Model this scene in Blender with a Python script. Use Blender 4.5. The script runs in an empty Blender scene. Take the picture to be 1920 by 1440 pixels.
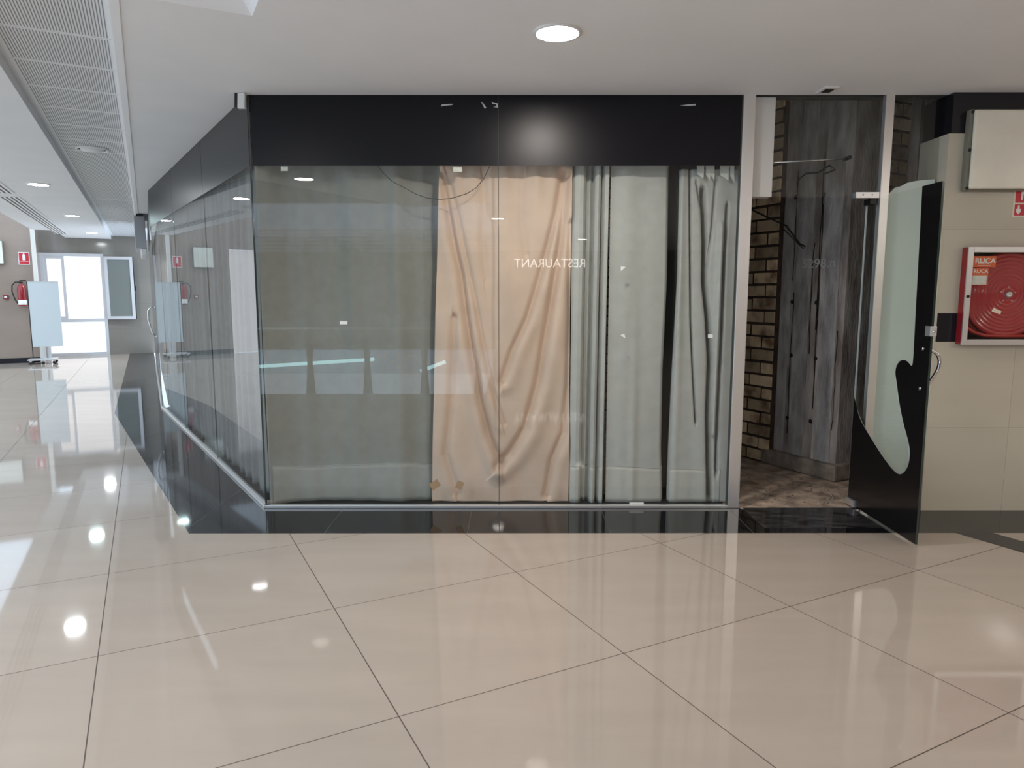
import bpy, bmesh, math, random
import numpy as np
from mathutils import Vector, Matrix
random.seed(7)
S = bpy.context.scene
C = S.collection
PI = math.pi

# ---------------------------------------------------------------- camera, world, exposure
cam_d = bpy.data.cameras.new('camera'); cam = bpy.data.objects.new('camera', cam_d); C.objects.link(cam)
cam.location = (0, 0, 1.5); cam.rotation_euler = (PI/2-0.12825, 0, 0)
cam_d.sensor_fit = 'HORIZONTAL'; cam_d.sensor_width = 36; cam_d.lens = 36*1328.8/1920
cam_d.clip_start = 0.05; cam_d.clip_end = 200
S.camera = cam
S.view_settings.view_transform = 'Standard'; S.view_settings.look = 'None'
S.view_settings.exposure = 0.32; S.view_settings.gamma = 1.0; S.view_settings.use_curve_mapping = False
W = bpy.data.worlds.new('world'); S.world = W; W.use_nodes = True
W.node_tree.nodes['Background'].inputs[0].default_value = (0.68, 0.83, 1.0, 1)
W.node_tree.nodes['Background'].inputs[1].default_value = 2.0
LAMP = 205.0            # emission of the round ceiling lamps

# the mall floor grid runs obliquely to the shopfront: (a, b) are distances along it
A = Vector((-0.4565, 0.8897, 0)); B = Vector((0.8897, 0.4565, 0)); Z = Vector((0, 0, 1))
def P(a, b, z=0.0): return A*a + B*b + Z*z
CEIL = 2.78; FY = 4.83
C0 = Vector((-1.73, FY, 0)); SD = Vector((-0.549, 0.8358, 0)); SN = Vector((-0.8358, -0.549, 0))   # side glass: start, direction, outward
SL = 5.22; C1 = C0+SD*SL
def SP(t, off=0.0, z=0.0): return C0+SD*t+SN*off+Z*z

# ---------------------------------------------------------------- materials
def mat(name, col, rough=0.5, metal=0.0, spec=0.5, noise=0.0, nscale=8.0, bump=0.0, bscale=60.0, emit=None, es=1.0, coat=0.0, col2=None, stretch=(1,1,1)):
    m = bpy.data.materials.new(name); m.use_nodes = True
    nt = m.node_tree; p = nt.nodes['Principled BSDF']
    p.inputs['Base Color'].default_value = (*col, 1); p.inputs['Roughness'].default_value = rough
    p.inputs['Metallic'].default_value = metal; p.inputs['Specular IOR Level'].default_value = spec
    p.inputs['Coat Weight'].default_value = coat
    if emit: p.inputs['Emission Color'].default_value = (*emit, 1); p.inputs['Emission Strength'].default_value = es
    tc = nt.nodes.new('ShaderNodeTexCoord'); mp = nt.nodes.new('ShaderNodeMapping'); mp.inputs['Scale'].default_value = stretch
    nt.links.new(tc.outputs['Object'], mp.inputs[0])
    if noise or col2:
        n = nt.nodes.new('ShaderNodeTexNoise'); n.inputs['Scale'].default_value = nscale; n.inputs['Detail'].default_value = 6
        nt.links.new(mp.outputs[0], n.inputs['Vector'])
        r = nt.nodes.new('ShaderNodeValToRGB')
        c2 = col2 or tuple(min(1, c*(1+noise)) for c in col); c1 = col if col2 else tuple(c*(1-noise) for c in col)
        r.color_ramp.elements[0].position = 0.35; r.color_ramp.elements[1].position = 0.65
        r.color_ramp.elements[0].color = (*c1, 1); r.color_ramp.elements[1].color = (*c2, 1)
        nt.links.new(n.outputs['Fac'], r.inputs[0]); nt.links.new(r.outputs[0], p.inputs['Base Color'])
    if bump:
        n = nt.nodes.new('ShaderNodeTexNoise'); n.inputs['Scale'].default_value = bscale; n.inputs['Detail'].default_value = 5
        nt.links.new(mp.outputs[0], n.inputs['Vector'])
        b = nt.nodes.new('ShaderNodeBump'); b.inputs['Strength'].default_value = bump; b.inputs['Distance'].default_value = 0.01
        nt.links.new(n.outputs['Fac'], b.inputs['Height']); nt.links.new(b.outputs[0], p.inputs['Normal'])
    return m
def mth(nt, op, a, b=None, c=None):
    n = nt.nodes.new('ShaderNodeMath'); n.operation = op
    for i, v in enumerate((a, b, c)):
        if v is None: continue
        if isinstance(v, (int, float)): n.inputs[i].default_value = v
        else: nt.links.new(v, n.inputs[i])
    return n.outputs[0]
def dot(nt, vec, d):
    n = nt.nodes.new('ShaderNodeVectorMath'); n.operation = 'DOT_PRODUCT'
    nt.links.new(vec, n.inputs[0]); n.inputs[1].default_value = d; return n.outputs['Value']
def mixc(nt, f, c1, c2):
    n = nt.nodes.new('ShaderNodeMix'); n.data_type = 'RGBA'
    if isinstance(f, (int, float)): n.inputs[0].default_value = f
    else: nt.links.new(f, n.inputs[0])
    for i, v in ((6, c1), (7, c2)):
        if isinstance(v, tuple): n.inputs[i].default_value = (*v, 1)
        else: nt.links.new(v, n.inputs[i])
    return n.outputs[2]
def tiles(name, u, v, ou, ov, su, sv, jw, col, jcol, var=0.05, rough=0.08, streak=0.06, spec=0.5, sdir=(1,1,1), bumpj=True, mott=1.3):
    """tiles laid along world directions u and v, offsets ou/ov, sizes su/sv, joint width jw"""
    m = bpy.data.materials.new(name); m.use_nodes = True; nt = m.node_tree; p = nt.nodes['Principled BSDF']
    g = nt.nodes.new('ShaderNodeNewGeometry').outputs['Position']
    a = mth(nt, 'DIVIDE', mth(nt, 'SUBTRACT', dot(nt, g, u), ou), su)
    b = mth(nt, 'DIVIDE', mth(nt, 'SUBTRACT', dot(nt, g, v), ov), sv)
    def dist(x, s): return mth(nt, 'MULTIPLY', mth(nt, 'ABSOLUTE', mth(nt, 'SUBTRACT', x, mth(nt, 'ROUND', x))), s)
    j = mth(nt, 'LESS_THAN', mth(nt, 'MINIMUM', dist(a, su), dist(b, sv)), jw/2)
    cmb = nt.nodes.new('ShaderNodeCombineXYZ')
    nt.links.new(mth(nt, 'FLOOR', a), cmb.inputs[0]); nt.links.new(mth(nt, 'FLOOR', b), cmb.inputs[1])
    wn = nt.nodes.new('ShaderNodeTexWhiteNoise'); nt.links.new(cmb.outputs[0], wn.inputs['Vector'])
    mp = nt.nodes.new('ShaderNodeMapping'); mp.inputs['Scale'].default_value = sdir; nt.links.new(g, mp.inputs[0])
    ns = nt.nodes.new('ShaderNodeTexNoise'); ns.inputs['Scale'].default_value = mott; ns.inputs['Detail'].default_value = 7
    nt.links.new(mp.outputs[0], ns.inputs['Vector'])
    f = mth(nt, 'ADD', mth(nt, 'MULTIPLY', mth(nt, 'SUBTRACT', wn.outputs['Value'], 0.5), 2*var),
            mth(nt, 'MULTIPLY', mth(nt, 'SUBTRACT', ns.outputs['Fac'], 0.5), 2*streak*2))
    hv = nt.nodes.new('ShaderNodeHueSaturation'); hv.inputs['Color'].default_value = (*col, 1)
    nt.links.new(mth(nt, 'ADD', f, 1.0), hv.inputs['Value'])
    nt.links.new(mixc(nt, j, hv.outputs[0], jcol), p.inputs['Base Color'])
    nt.links.new(mth(nt, 'ADD', mth(nt, 'MULTIPLY', j, 0.6), rough), p.inputs['Roughness'])
    p.inputs['Specular IOR Level'].default_value = spec
    return m
def glass(name, tint=(0.975, 0.985, 0.975), ior=1.62, rough=0.0):
    """clear sheet: the outer surface reflects by Fresnel, both surfaces let light through"""
    m = bpy.data.materials.new(name); m.use_nodes = True; nt = m.node_tree; nt.nodes.remove(nt.nodes['Principled BSDF'])
    o = nt.nodes['Material Output']; t = nt.nodes.new('ShaderNodeBsdfTransparent'); g = nt.nodes.new('ShaderNodeBsdfGlossy')
    t.inputs[0].default_value = (*tint, 1); g.inputs['Roughness'].default_value = rough
    fr = nt.nodes.new('ShaderNodeFresnel'); fr.inputs[0].default_value = ior
    ge = nt.nodes.new('ShaderNodeNewGeometry')
    f = mth(nt, 'MULTIPLY', fr.outputs[0], mth(nt, 'SUBTRACT', 1.0, ge.outputs['Backfacing']))
    mx = nt.nodes.new('ShaderNodeMixShader'); nt.links.new(f, mx.inputs[0]); nt.links.new(t.outputs[0], mx.inputs[1]); nt.links.new(g.outputs[0], mx.inputs[2])
    nt.links.new(mx.outputs[0], o.inputs[0]); return m

M = {}
Oa = Vector((-0.4036, 2.3556, 0))
M['floor'] = tiles('polished beige porcelain', tuple(A), tuple(B), Oa@A, Oa@B, 0.98, 0.98, 0.0045, (0.49, 0.415, 0.345), (0.10, 0.075, 0.06), var=0.03, rough=0.045, streak=0.05, spec=0.55, sdir=(1, 4, 1))
M['black_tile'] = tiles('polished black granite', (1, 0, 0), (0, 1, 0), 0.62, -3.0, 0.9, 20.0, 0.003, (0.010, 0.010, 0.012), (0.10, 0.10, 0.11), var=0.2, rough=0.05, streak=0.2, spec=0.55)
M['black_dusty'] = mat('dusty black granite', (0.006, 0.006, 0.007), 0.10, col2=(0.075, 0.072, 0.072), nscale=6, stretch=(1, 3, 1))
M['wall_beige'] = tiles('beige wall tile', (1, 0, 0), (0, 0, 1), 3.396, -0.082, 0.62, 0.6655, 0.003, (0.58, 0.54, 0.435), (0.36, 0.32, 0.25), var=0.03, rough=0.16, streak=0.05, sdir=(1, 1, 3))
M['wall_tan'] = tiles('tan wall tile', tuple(B), (0, 0, 1), 0.15, 0.0, 1.0, 0.62, 0.004, (0.34, 0.265, 0.215), (0.24, 0.19, 0.155), var=0.03, rough=0.14, streak=0.06, sdir=(1, 1, 3))
M['wall_grey'] = tiles('grey brown wall tile', tuple(B), (0, 0, 1), 0.15, 0.0, 0.75, 0.62, 0.004, (0.27, 0.245, 0.215), (0.19, 0.175, 0.155), var=0.03, rough=0.12, streak=0.05, sdir=(1, 1, 3))
M['ceiling'] = mat('matt white paint', (0.86, 0.86, 0.87), 0.85, noise=0.015, nscale=2)
M['ceiling_trim'] = mat('white trim paint', (0.93, 0.94, 0.96), 0.5)
M['black_film'] = mat('black fascia film', (0.003, 0.003, 0.006), 0.33, spec=0.34, noise=0.15, nscale=3)
M['scrape'] = mat('scraped film', (0.55, 0.55, 0.56), 0.6)
M['black_paint'] = mat('black band tile', (0.011, 0.011, 0.015), 0.18)
M['steel'] = mat('brushed stainless steel', (0.86, 0.85, 0.83), 0.34, metal=0.85, bump=0.06, bscale=40, stretch=(1, 1, 0.02))
M['chrome'] = mat('polished steel', (0.72, 0.72, 0.72), 0.13, metal=1.0)
M['alu'] = mat('satin aluminium', (0.72, 0.73, 0.73), 0.32, metal=0.8)
M['white_panel'] = mat('off white lacquer', (0.82, 0.77, 0.76), 0.45)
M['white'] = mat('white plastic', (0.78, 0.78, 0.76), 0.4)
M['frame_white'] = mat('white lacquered aluminium', (0.68, 0.69, 0.72), 0.35)
M['dark'] = mat('black plastic', (0.012, 0.012, 0.013), 0.4)
M['rubber'] = mat('black rubber', (0.02, 0.02, 0.02), 0.6)
M['hole'] = mat('dark perforation', (0.30, 0.31, 0.32), 0.8)
M['glass'] = glass('clear glass'); M['glass_side'] = glass('clear side glass', ior=1.65)
M['glass_edge'] = mat('green glass edge', (0.03, 0.045, 0.04), 0.1, spec=0.7)
M['seam'] = mat('silicone seam', (0.05, 0.06, 0.055), 0.4)
M['door_glass'] = glass('door glass', tint=(0.975, 0.99, 0.98), ior=1.45)
M['grey_cloth'] = mat('grey curtain cloth', (0.50, 0.505, 0.48), 0.95, spec=0.15, noise=0.04, nscale=14, bump=0.12, bscale=420)
M['grey_cloth_left'] = mat('grey curtain cloth with left shade', (0.30, 0.30, 0.275), 0.95, spec=0.15, noise=0.04, nscale=14, bump=0.12, bscale=420)  # darker copy of the grey cloth: dimmer light at left put into colour
M['left_hem'] = mat('doubled grey hem with left shade', (0.36, 0.36, 0.33), 0.95, spec=0.15, noise=0.04, nscale=14, bump=0.12, bscale=420)  # hem darkened the same way for the dimmer left
M['gap_shade_cloth'] = mat('gap shade backing cloth', (0.055, 0.055, 0.052), 0.95, spec=0.1)  # near-black colour stands for the shade behind the curtain gap
M['grey_hem'] = mat('doubled grey hem cloth', (0.55, 0.545, 0.505), 0.95, spec=0.15, noise=0.04, nscale=14, bump=0.12, bscale=420)
M['grey_seam'] = mat('curtain hem stitching', (0.50, 0.52, 0.49), 0.95, spec=0.15)
M['tape_cloth'] = mat('white curtain heading tape', (0.72, 0.72, 0.67), 0.9, spec=0.1)
M['beige_cloth'] = mat('beige curtain cloth', (0.70, 0.54, 0.435), 0.95, spec=0.15, noise=0.05, nscale=5, bump=0.10, bscale=380)
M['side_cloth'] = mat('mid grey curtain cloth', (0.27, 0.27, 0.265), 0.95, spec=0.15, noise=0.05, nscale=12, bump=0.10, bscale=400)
M['frost'] = mat('frosted translucent film', (0.60, 0.70, 0.65), 0.35, spec=0.4, noise=0.03, nscale=2)
M['vinyl'] = mat('black door vinyl', (0.010, 0.009, 0.009), 0.16, spec=0.5)
M['concrete'] = mat('raw concrete', (0.26, 0.21, 0.185), 0.92, col2=(0.56, 0.51, 0.47), nscale=3.0, bump=0.8, bscale=16, stretch=(3, 3, 0.9))
M['concrete_light'] = mat('smooth plaster patch', (0.38, 0.34, 0.32), 0.9, col2=(0.68, 0.64, 0.61), nscale=4, bump=0.8, bscale=18, stretch=(3, 3, 0.9))
M['plinth'] = mat('old concrete plinth', (0.33, 0.27, 0.22), 0.95, noise=0.3, nscale=9, bump=0.5, bscale=18)
M['crack'] = mat('dark pitted concrete', (0.02, 0.017, 0.015), 0.95)
M['chalk'] = mat('chalk', (0.75, 0.74, 0.72), 0.95)
M['dirt'] = mat('dusty raw screed', (0.30, 0.22, 0.165), 0.95, col2=(0.72, 0.55, 0.42), nscale=9, bump=0.9, bscale=30)
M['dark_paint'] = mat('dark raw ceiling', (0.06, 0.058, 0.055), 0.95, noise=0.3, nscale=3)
M['lamp_glow'] = mat('lamp diffuser', (1, 1, 1), 0.4, emit=(1.0, 0.92, 0.85), es=LAMP)
M['lamp_glow_neutral'] = mat('neutral lamp diffuser', (1, 1, 1), 0.4, emit=(0.92, 0.97, 1.0), es=LAMP*0.8)
M['lamp_glow_cool'] = mat('cool lamp diffuser', (1, 1, 1), 0.4, emit=(0.72, 0.98, 1.0), es=LAMP*0.6)
M['pane_lit'] = mat('daylit frosted pane', (0.25, 0.25, 0.25), 0.3, emit=(1.0, 0.97, 0.985), es=0.74)
M['pane_dim'] = mat('milky grey pane', (0.22, 0.24, 0.225), 0.12)
M['board'] = mat('pale board face', (0.62, 0.66, 0.67), 0.3)
M['red'] = mat('red enamel', (0.30, 0.012, 0.018), 0.25, coat=0.3)
M['red_bright'] = mat('red hose rubber', (0.52, 0.035, 0.03), 0.4)
M['red_disc'] = mat('red reel disc', (0.47, 0.022, 0.030), 0.22, coat=0.5)
M['red_sign'] = mat('red sign print', (0.60, 0.022, 0.045), 0.4)
M['cream_sign'] = mat('cream sign edge', (0.80, 0.72, 0.57), 0.4)
M['sign_white'] = mat('white sign print', (0.86, 0.83, 0.78), 0.5)
M['orange'] = mat('orange card', (0.80, 0.145, 0.045), 0.5)
M['card_white'] = mat('pale card', (0.76, 0.76, 0.70), 0.6, noise=0.08, nscale=60)
M['ebox'] = mat('cream grey plastic box', (0.86, 0.83, 0.71), 0.22, spec=0.6, noise=0.05, nscale=4)
M['ebox_side'] = mat('box body grey', (0.20, 0.19, 0.15), 0.5)
M['brown_tape'] = mat('brown tape', (0.42, 0.28, 0.16), 0.6)
M['sticker'] = mat('white sticker', (0.86, 0.86, 0.82), 0.6)
M['grey_box'] = mat('grey painted casing', (0.42, 0.43, 0.45), 0.4)
M['slab_white'] = mat('white gallery fascia', (0.66, 0.70, 0.80), 0.5)
M['gallery_dark'] = mat('dark grey gallery finish', (0.10, 0.105, 0.10), 0.7)  # single dark grey, also on rails, parapet, pots and sign board
M['gallery_light'] = mat('pale gallery panel', (0.50, 0.58, 0.68), 0.4)
M['tube_cyan'] = mat('cyan light tube', (0.8, 1, 1), 0.4, emit=(0.55, 0.98, 1.0), es=6)
M['garland'] = mat('gold tinsel', (0.85, 0.55, 0.28), 0.25, metal=0.9, emit=(1.0, 0.6, 0.3), es=1.5)
M['leaf'] = mat('dark green foliage', (0.05, 0.075, 0.035), 0.7, noise=0.4, nscale=20)
M['letters'] = mat('lit sign letters', (0.9, 0.9, 0.88), 0.4, emit=(1, 0.98, 0.94), es=7.0)
M['warm_white'] = mat('pale warm plaster', (0.75, 0.72, 0.66), 0.7)

# raw brick wall material: yellow bricks, dark mortar, uses object coordinates of a wall in its own XZ plane
def brickmat():
    m = bpy.data.materials.new('rough yellow brick'); m.use_nodes = True; nt = m.node_tree; p = nt.nodes['Principled BSDF']
    n = nt.nodes.new('ShaderNodeTexNoise'); n.inputs['Scale'].default_value = 7; n.inputs['Detail'].default_value = 8
    gp = nt.nodes.new('ShaderNodeNewGeometry'); nt.links.new(gp.outputs['Position'], n.inputs['Vector'])
    rr = nt.nodes.new('ShaderNodeValToRGB'); rr.color_ramp.elements[0].color = (0.27, 0.155, 0.09, 1); rr.color_ramp.elements[1].color = (0.86, 0.66, 0.42, 1)
    rr.color_ramp.elements[0].position = 0.28; rr.color_ramp.elements[1].position = 0.54
    nt.links.new(n.outputs['Fac'], rr.inputs[0])
    oi = nt.nodes.new('ShaderNodeAttribute'); oi.attribute_name = 'shade'
    hv = nt.nodes.new('ShaderNodeHueSaturation'); nt.links.new(rr.outputs[0], hv.inputs['Color'])
    nt.links.new(mth(nt, 'ADD', mth(nt, 'MULTIPLY', oi.outputs['Fac'], 0.8), 0.6), hv.inputs['Value'])
    nt.links.new(hv.outputs[0], p.inputs['Base Color']); p.inputs['Roughness'].default_value = 0.95
    b = nt.nodes.new('ShaderNodeBump'); b.inputs['Strength'].default_value = 0.6; b.inputs['Distance'].default_value = 0.01
    n2 = nt.nodes.new('ShaderNodeTexNoise'); n2.inputs['Scale'].default_value = 45; nt.links.new(gp.outputs['Position'], n2.inputs['Vector'])
    nt.links.new(n2.outputs['Fac'], b.inputs['Height']); nt.links.new(b.outputs[0], p.inputs['Normal'])
    return m
M['brick'] = brickmat(); M['mortar'] = mat('dark mortar', (0.075, 0.05, 0.037), 0.95, noise=0.3, nscale=12, bump=0.6, bscale=40)

# ---------------------------------------------------------------- mesh helpers
class MB:
    def __init__(s): s.bm = bmesh.new()
    def box(s, o, u, v, w, bev=0.0):
        """box from corner o along vectors u, v, w"""
        o, u, v, w = map(Vector, (o, u, v, w)); vs = []
        for k in (0, 1):
            for j in (0, 1):
                for i in (0, 1): vs.append(s.bm.verts.new(o+u*i+v*j+w*k))
        fs = [s.bm.faces.new([vs[q] for q in f]) for f in ((0, 2, 3, 1), (4, 5, 7, 6), (0, 1, 5, 4), (2, 6, 7, 3), (0, 4, 6, 2), (1, 3, 7, 5))]
        if u.cross(v).dot(w) < 0: bmesh.ops.reverse_faces(s.bm, faces=fs)
        if bev:
            es = list({e for f in fs for e in f.edges})
            bmesh.ops.bevel(s.bm, geom=es, offset=bev, segments=2, profile=0.6, affect='EDGES')
        return s
    def b(s, x0, x1, y0, y1, z0, z1, bev=0.0): return s.box((x0, y0, z0), (x1-x0, 0, 0), (0, y1-y0, 0), (0, 0, z1-z0), bev)
    def ab(s, a0, a1, b0, b1, z0, z1, bev=0.0): return s.box(P(a0, b0, z0), B*(b1-b0), A*(a1-a0), Z*(z1-z0), bev)
    def prism(s, pts, ext):
        """closed outline pts (3D) pushed along ext"""
        pts = [Vector(p) for p in pts]; ext = Vector(ext)
        a = [s.bm.verts.new(p) for p in pts]; c = [s.bm.verts.new(p+ext) for p in pts]; n = len(pts)
        f1 = s.bm.faces.new(a); f2 = s.bm.faces.new(list(reversed(c)))
        fs = [f1, f2]+[s.bm.faces.new((a[i], c[i], c[(i+1) % n], a[(i+1) % n])) for i in range(n)]
        f1.normal_update()
        if f1.normal.dot(ext) > 0: bmesh.ops.reverse_faces(s.bm, faces=fs)
        return s
    def tube(s, pts, r, seg=10, closed=False):
        pts = [Vector(p) for p in pts]; rings = []; n = len(pts); ref = None
        for i, p in enumerate(pts):
            if closed: t = pts[(i+1) % n]-pts[i-1]
            else: t = (pts[min(i+1, n-1)]-pts[max(i-1, 0)])
            t.normalize()
            if ref is None: ref = t.orthogonal().normalized()
            ref = (ref-t*ref.dot(t)).normalized(); q = t.cross(ref)
            rr = r[i] if isinstance(r, (list, tuple)) else r
            rings.append([s.bm.verts.new(p+(ref*math.cos(2*PI*k/seg)+q*math.sin(2*PI*k/seg))*rr) for k in range(seg)])
        for i in range(n if closed else n-1):
            r0, r1 = rings[i], rings[(i+1) % n]
            for k in range(seg):
                f = s.bm.faces.new((r0[k], r0[(k+1) % seg], r1[(k+1) % seg], r1[k])); f.smooth = True
        if not closed: s.bm.faces.new(list(reversed(rings[0]))); s.bm.faces.new(rings[-1])
        return s
    def lathe(s, c, axis, prof, seg=32):
        """profile (radius, height) turned about axis through c"""
        c, ax = Vector(c), Vector(axis).normalized(); u = ax.orthogonal().normalized(); v = ax.cross(u); rings = []
        for r, h in prof:
            if r < 1e-6: rings.append([s.bm.verts.new(c+ax*h)])
            else: rings.append([s.bm.verts.new(c+ax*h+(u*math.cos(2*PI*k/seg)+v*math.sin(2*PI*k/seg))*r) for k in range(seg)])
        for r0, r1 in zip(rings, rings[1:]):
            for k in range(seg):
                q = (k+1) % seg
                vs = [r0[k % len(r0)], r0[q % len(r0)], r1[q % len(r1)], r1[k % len(r1)]]
                u2 = []
                for x in vs:
                    if x not in u2: u2.append(x)
                if len(u2) > 2:
                    f = s.bm.faces.new(u2); f.smooth = True
        return s
    def build(s, name, m, parent=None, smooth=False, loc=None):
        me = bpy.data.meshes.new(name); bmesh.ops.recalc_face_normals(s.bm, faces=s.bm.faces)
        if smooth:
            for f in s.bm.faces: f.smooth = True
        s.bm.to_mesh(me); s.bm.free(); o = bpy.data.objects.new(name, me)
        me.materials.append(M[m] if isinstance(m, str) else m); C.objects.link(o)
        if parent is not None: o.parent = parent; o.matrix_parent_inverse = Matrix.Translation(-parent.location) if parent.type == 'EMPTY' else Matrix()
        elif len(me.vertices):          # origin at the base of the thing
            vs = np.array([v.co for v in me.vertices]); c = (vs.min(0)+vs.max(0))/2; c[2] = vs[:, 2].min()
            me.transform(Matrix.Translation(-Vector(c))); o.location = c
        return o
def tag(o, label, cat, group=None, kind=None):
    o['label'] = label; o['category'] = cat
    if group: o['group'] = group
    if kind: o['kind'] = kind
    return o
def thing(name, loc, label, cat, group=None, kind=None):
    o = bpy.data.objects.new(name, None); o.location = loc; o.empty_display_size = 0.1; C.objects.link(o)
    return tag(o, label, cat, group, kind)
def struct(o, label, cat): return tag(o, label, cat, kind='structure')
def text_mesh(name, s, size, origin, u, v, m, parent, ext=0.0008, align='LEFT', xs=1.0):
    """letters standing in the plane u (reading direction), v (up); w = u x v is the side they are read from"""
    cu = bpy.data.curves.new(name, 'FONT'); cu.body = s; cu.size = size; cu.extrude = ext; cu.align_x = align; cu.resolution_u = 3; cu.offset = size*0.022 if s == 'RUCA' else 0
    t = bpy.data.objects.new(name, cu); C.objects.link(t); bpy.context.view_layer.update()
    me = bpy.data.meshes.new_from_object(t.evaluated_get(bpy.context.evaluated_depsgraph_get()))
    bpy.data.objects.remove(t); u, v = Vector(u).normalized(), Vector(v).normalized(); w = u.cross(v)
    mt = Matrix((u*xs, v, w)).transposed().to_4x4(); mt.translation = Vector(origin); me.transform(mt)
    me.materials.clear(); me.materials.append(M[m]); o = bpy.data.objects.new(name, me); C.objects.link(o)
    if parent is not None: o.parent = parent; o.matrix_parent_inverse = Matrix.Translation(-parent.location)
    return o

# ================================================================= SETTING
def poly2(pts, z0, z1): return MB().prism([(x, y, z0) for x, y in pts], (0, 0, z1-z0))
K = [(9.0, 4.31), (-2.03, 4.295), (-4.98, 8.76)]
k3 = P(19.9, (Vector((-4.98, 8.76, 0))@B))
atr = [(-0.4, -0.8), (-0.4, -12)]                       # edge of the open well behind the photographer
fl = [(-6.2, -0.8), (-0.4, -0.8), (-0.4, -12.4), (9.0, -12.4)] + K + [(k3.x, k3.y)]
e1 = P(19.9, -9.5); e2 = P(4.0, -9.5)
fl += [(e1.x, e1.y), (e2.x, e2.y)]
struct(poly2(fl, -0.2, 0).build('floor', 'floor'), 'polished beige porcelain floor of large oblique square tiles', 'floor')
far_in = P(19.9, C1@B)
blk = K + [(k3.x, k3.y), (far_in.x, far_in.y), (C1.x, C1.y), (C0.x, C0.y), (1.60, FY), (1.60, 4.79), (2.47, 4.79), (2.47, FY), (9.0, FY)]
struct(poly2(blk, -0.2, 0).build('floor', 'black_tile'), 'polished black granite border of the floor along the shopfront', 'floor border')
struct(MB().b(1.62, 2.43, 4.40, 4.828, 0.0, 0.0012).build('trim_1', 'black_dusty'), 'dust smeared black threshold slab before the open doorway', 'threshold')
# oblique black stripe at right
struct(MB().prism([(2.79, 4.31, 0), (3.02, 4.31, 0), (4.36, 1.70, 0), (4.13, 1.70, 0)], (0, 0, 0.0015)).build('trim_2', 'black_paint'), 'black granite stripe running obliquely across the floor at right', 'floor stripe')
struct(poly2([(C0.x+.03, FY+.005), (9, FY+.005), (9, 13), (C1.x+.2, 13), (C1.x+.03, C1.y)], -0.2, -0.004).build('floor', 'dirt'), 'dusty brown raw floor inside the empty shop', 'shop floor')
# ceiling of the mall in pieces around the recesses, laid along the oblique grid
R0, R1, R2 = -2.0, -0.657, -0.07      # outer edge, left and right edge of the perforated channel
cb = MB()
cb.ab(-0.5, 17.65, R0, R1, CEIL, 3.2); cb.ab(17.65, 21, -1.6, R1, CEIL, 3.2)
cb.ab(-0.5, 21, R1, R2, CEIL+0.085, 3.2)
HA0, HA1, HB0, HB1 = 3.10, 3.667, 0.02, 0.519            # hatch recess
cb.ab(-0.5, 21, R2, HB0, CEIL, 3.2); cb.ab(HA0, HA1, HB0, HB1, CEIL+0.10, 3.2)
c1b = C1@B
cb.prism([q+Z*CEIL for q in (P(HA1, HB0), P(21, HB0), P(21, c1b), C1, C0, Vector((9.2, FY, 0)), Vector((9.2, -0.9, 0)), Vector((0.3, -0.9, 0)), P(-0.5, HB0), P(HA0, HB0), P(HA0, HB1), P(HA1, HB1))], Z*0.42)
struct(cb.build('ceiling', 'ceiling'), 'matt white mall ceiling with a long recessed channel', 'ceiling')
struct(MB().b(-0.4, 10, -12.4, -0.9, CEIL, 3.2).build('ceiling', 'ceiling'), 'white ceiling of the gallery behind the photographer', 'ceiling')
struct(MB().ab(-0.5, 21, R2, R2+0.042, CEIL-0.006, CEIL+0.001, 0.002).build('trim_3', 'ceiling_trim'), 'white trim along the right edge of the ceiling channel', 'trim')
# hatch rim
hr = MB(); w = 0.05
for (a0, a1, b0, b1, a0i, a1i, b0i, b1i) in [(HA1, HA1, HB0, HB1, HA1-w, HA1-w, HB0+w, HB1-w), (HA0, HA0, HB0, HB1, HA0+w, HA0+w, HB0+w, HB1-w), (HA0, HA1, HB1, HB1, HA0+w, HA1-w, HB1-w, HB1-w), (HA0, HA1, HB0, HB0, HA0+w, HA1-w, HB0+w, HB0+w)]:
    q = [P(a0, b0, CEIL), P(a1, b1, CEIL), P(a1i, b1i, CEIL+0.055), P(a0i, b0i, CEIL+0.055)]
    hr.prism(q, (0, 0, 0.02))
struct(hr.build('trim_4', 'ceiling_trim'), 'white splayed rim around the square ceiling recess', 'trim')
# perforated channel panels
def perforated(a0, a1, name_label):
    t = thing('ceiling_panel', P((a0+a1)/2, (R1+R2)/2, CEIL+0.075), name_label, 'ceiling panel', 'perforated ceiling panels in the channel')
    MB().ab(a0+0.004, a1-0.004, R1+0.03, R2-0.005, CEIL+0.075, CEIL+0.084).build('sheet', 'ceiling', t)
    h = MB(); nb = 36; na = 26
    bw = (R2-R1-0.075)/nb
    for i in range(nb):
        b0 = R1+0.05+i*bw
        h.ab(a0+0.022, a1-0.022, b0+bw*0.3, b0+bw*0.66, CEIL+0.0738, CEIL+0.0752)
    h.build('perforation', 'hole', t)
pl = ['nearest, cut by the photo edge', 'second from the camera', 'third from the camera', 'fourth from the camera', 'fifth from the camera', 'sixth from the camera', 'seventh from the camera, around the round diffuser', 'eighth from the camera', 'ninth from the camera', 'tenth from the camera', 'eleventh from the camera', 'farthest, at the far wall']
av = 2.78
for i in range(12):
    L = 0.60 if i < 9 else 4.0
    perforated(av, av+L, 'white slotted ceiling panel in the channel, '+pl[i]); av += L
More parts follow.
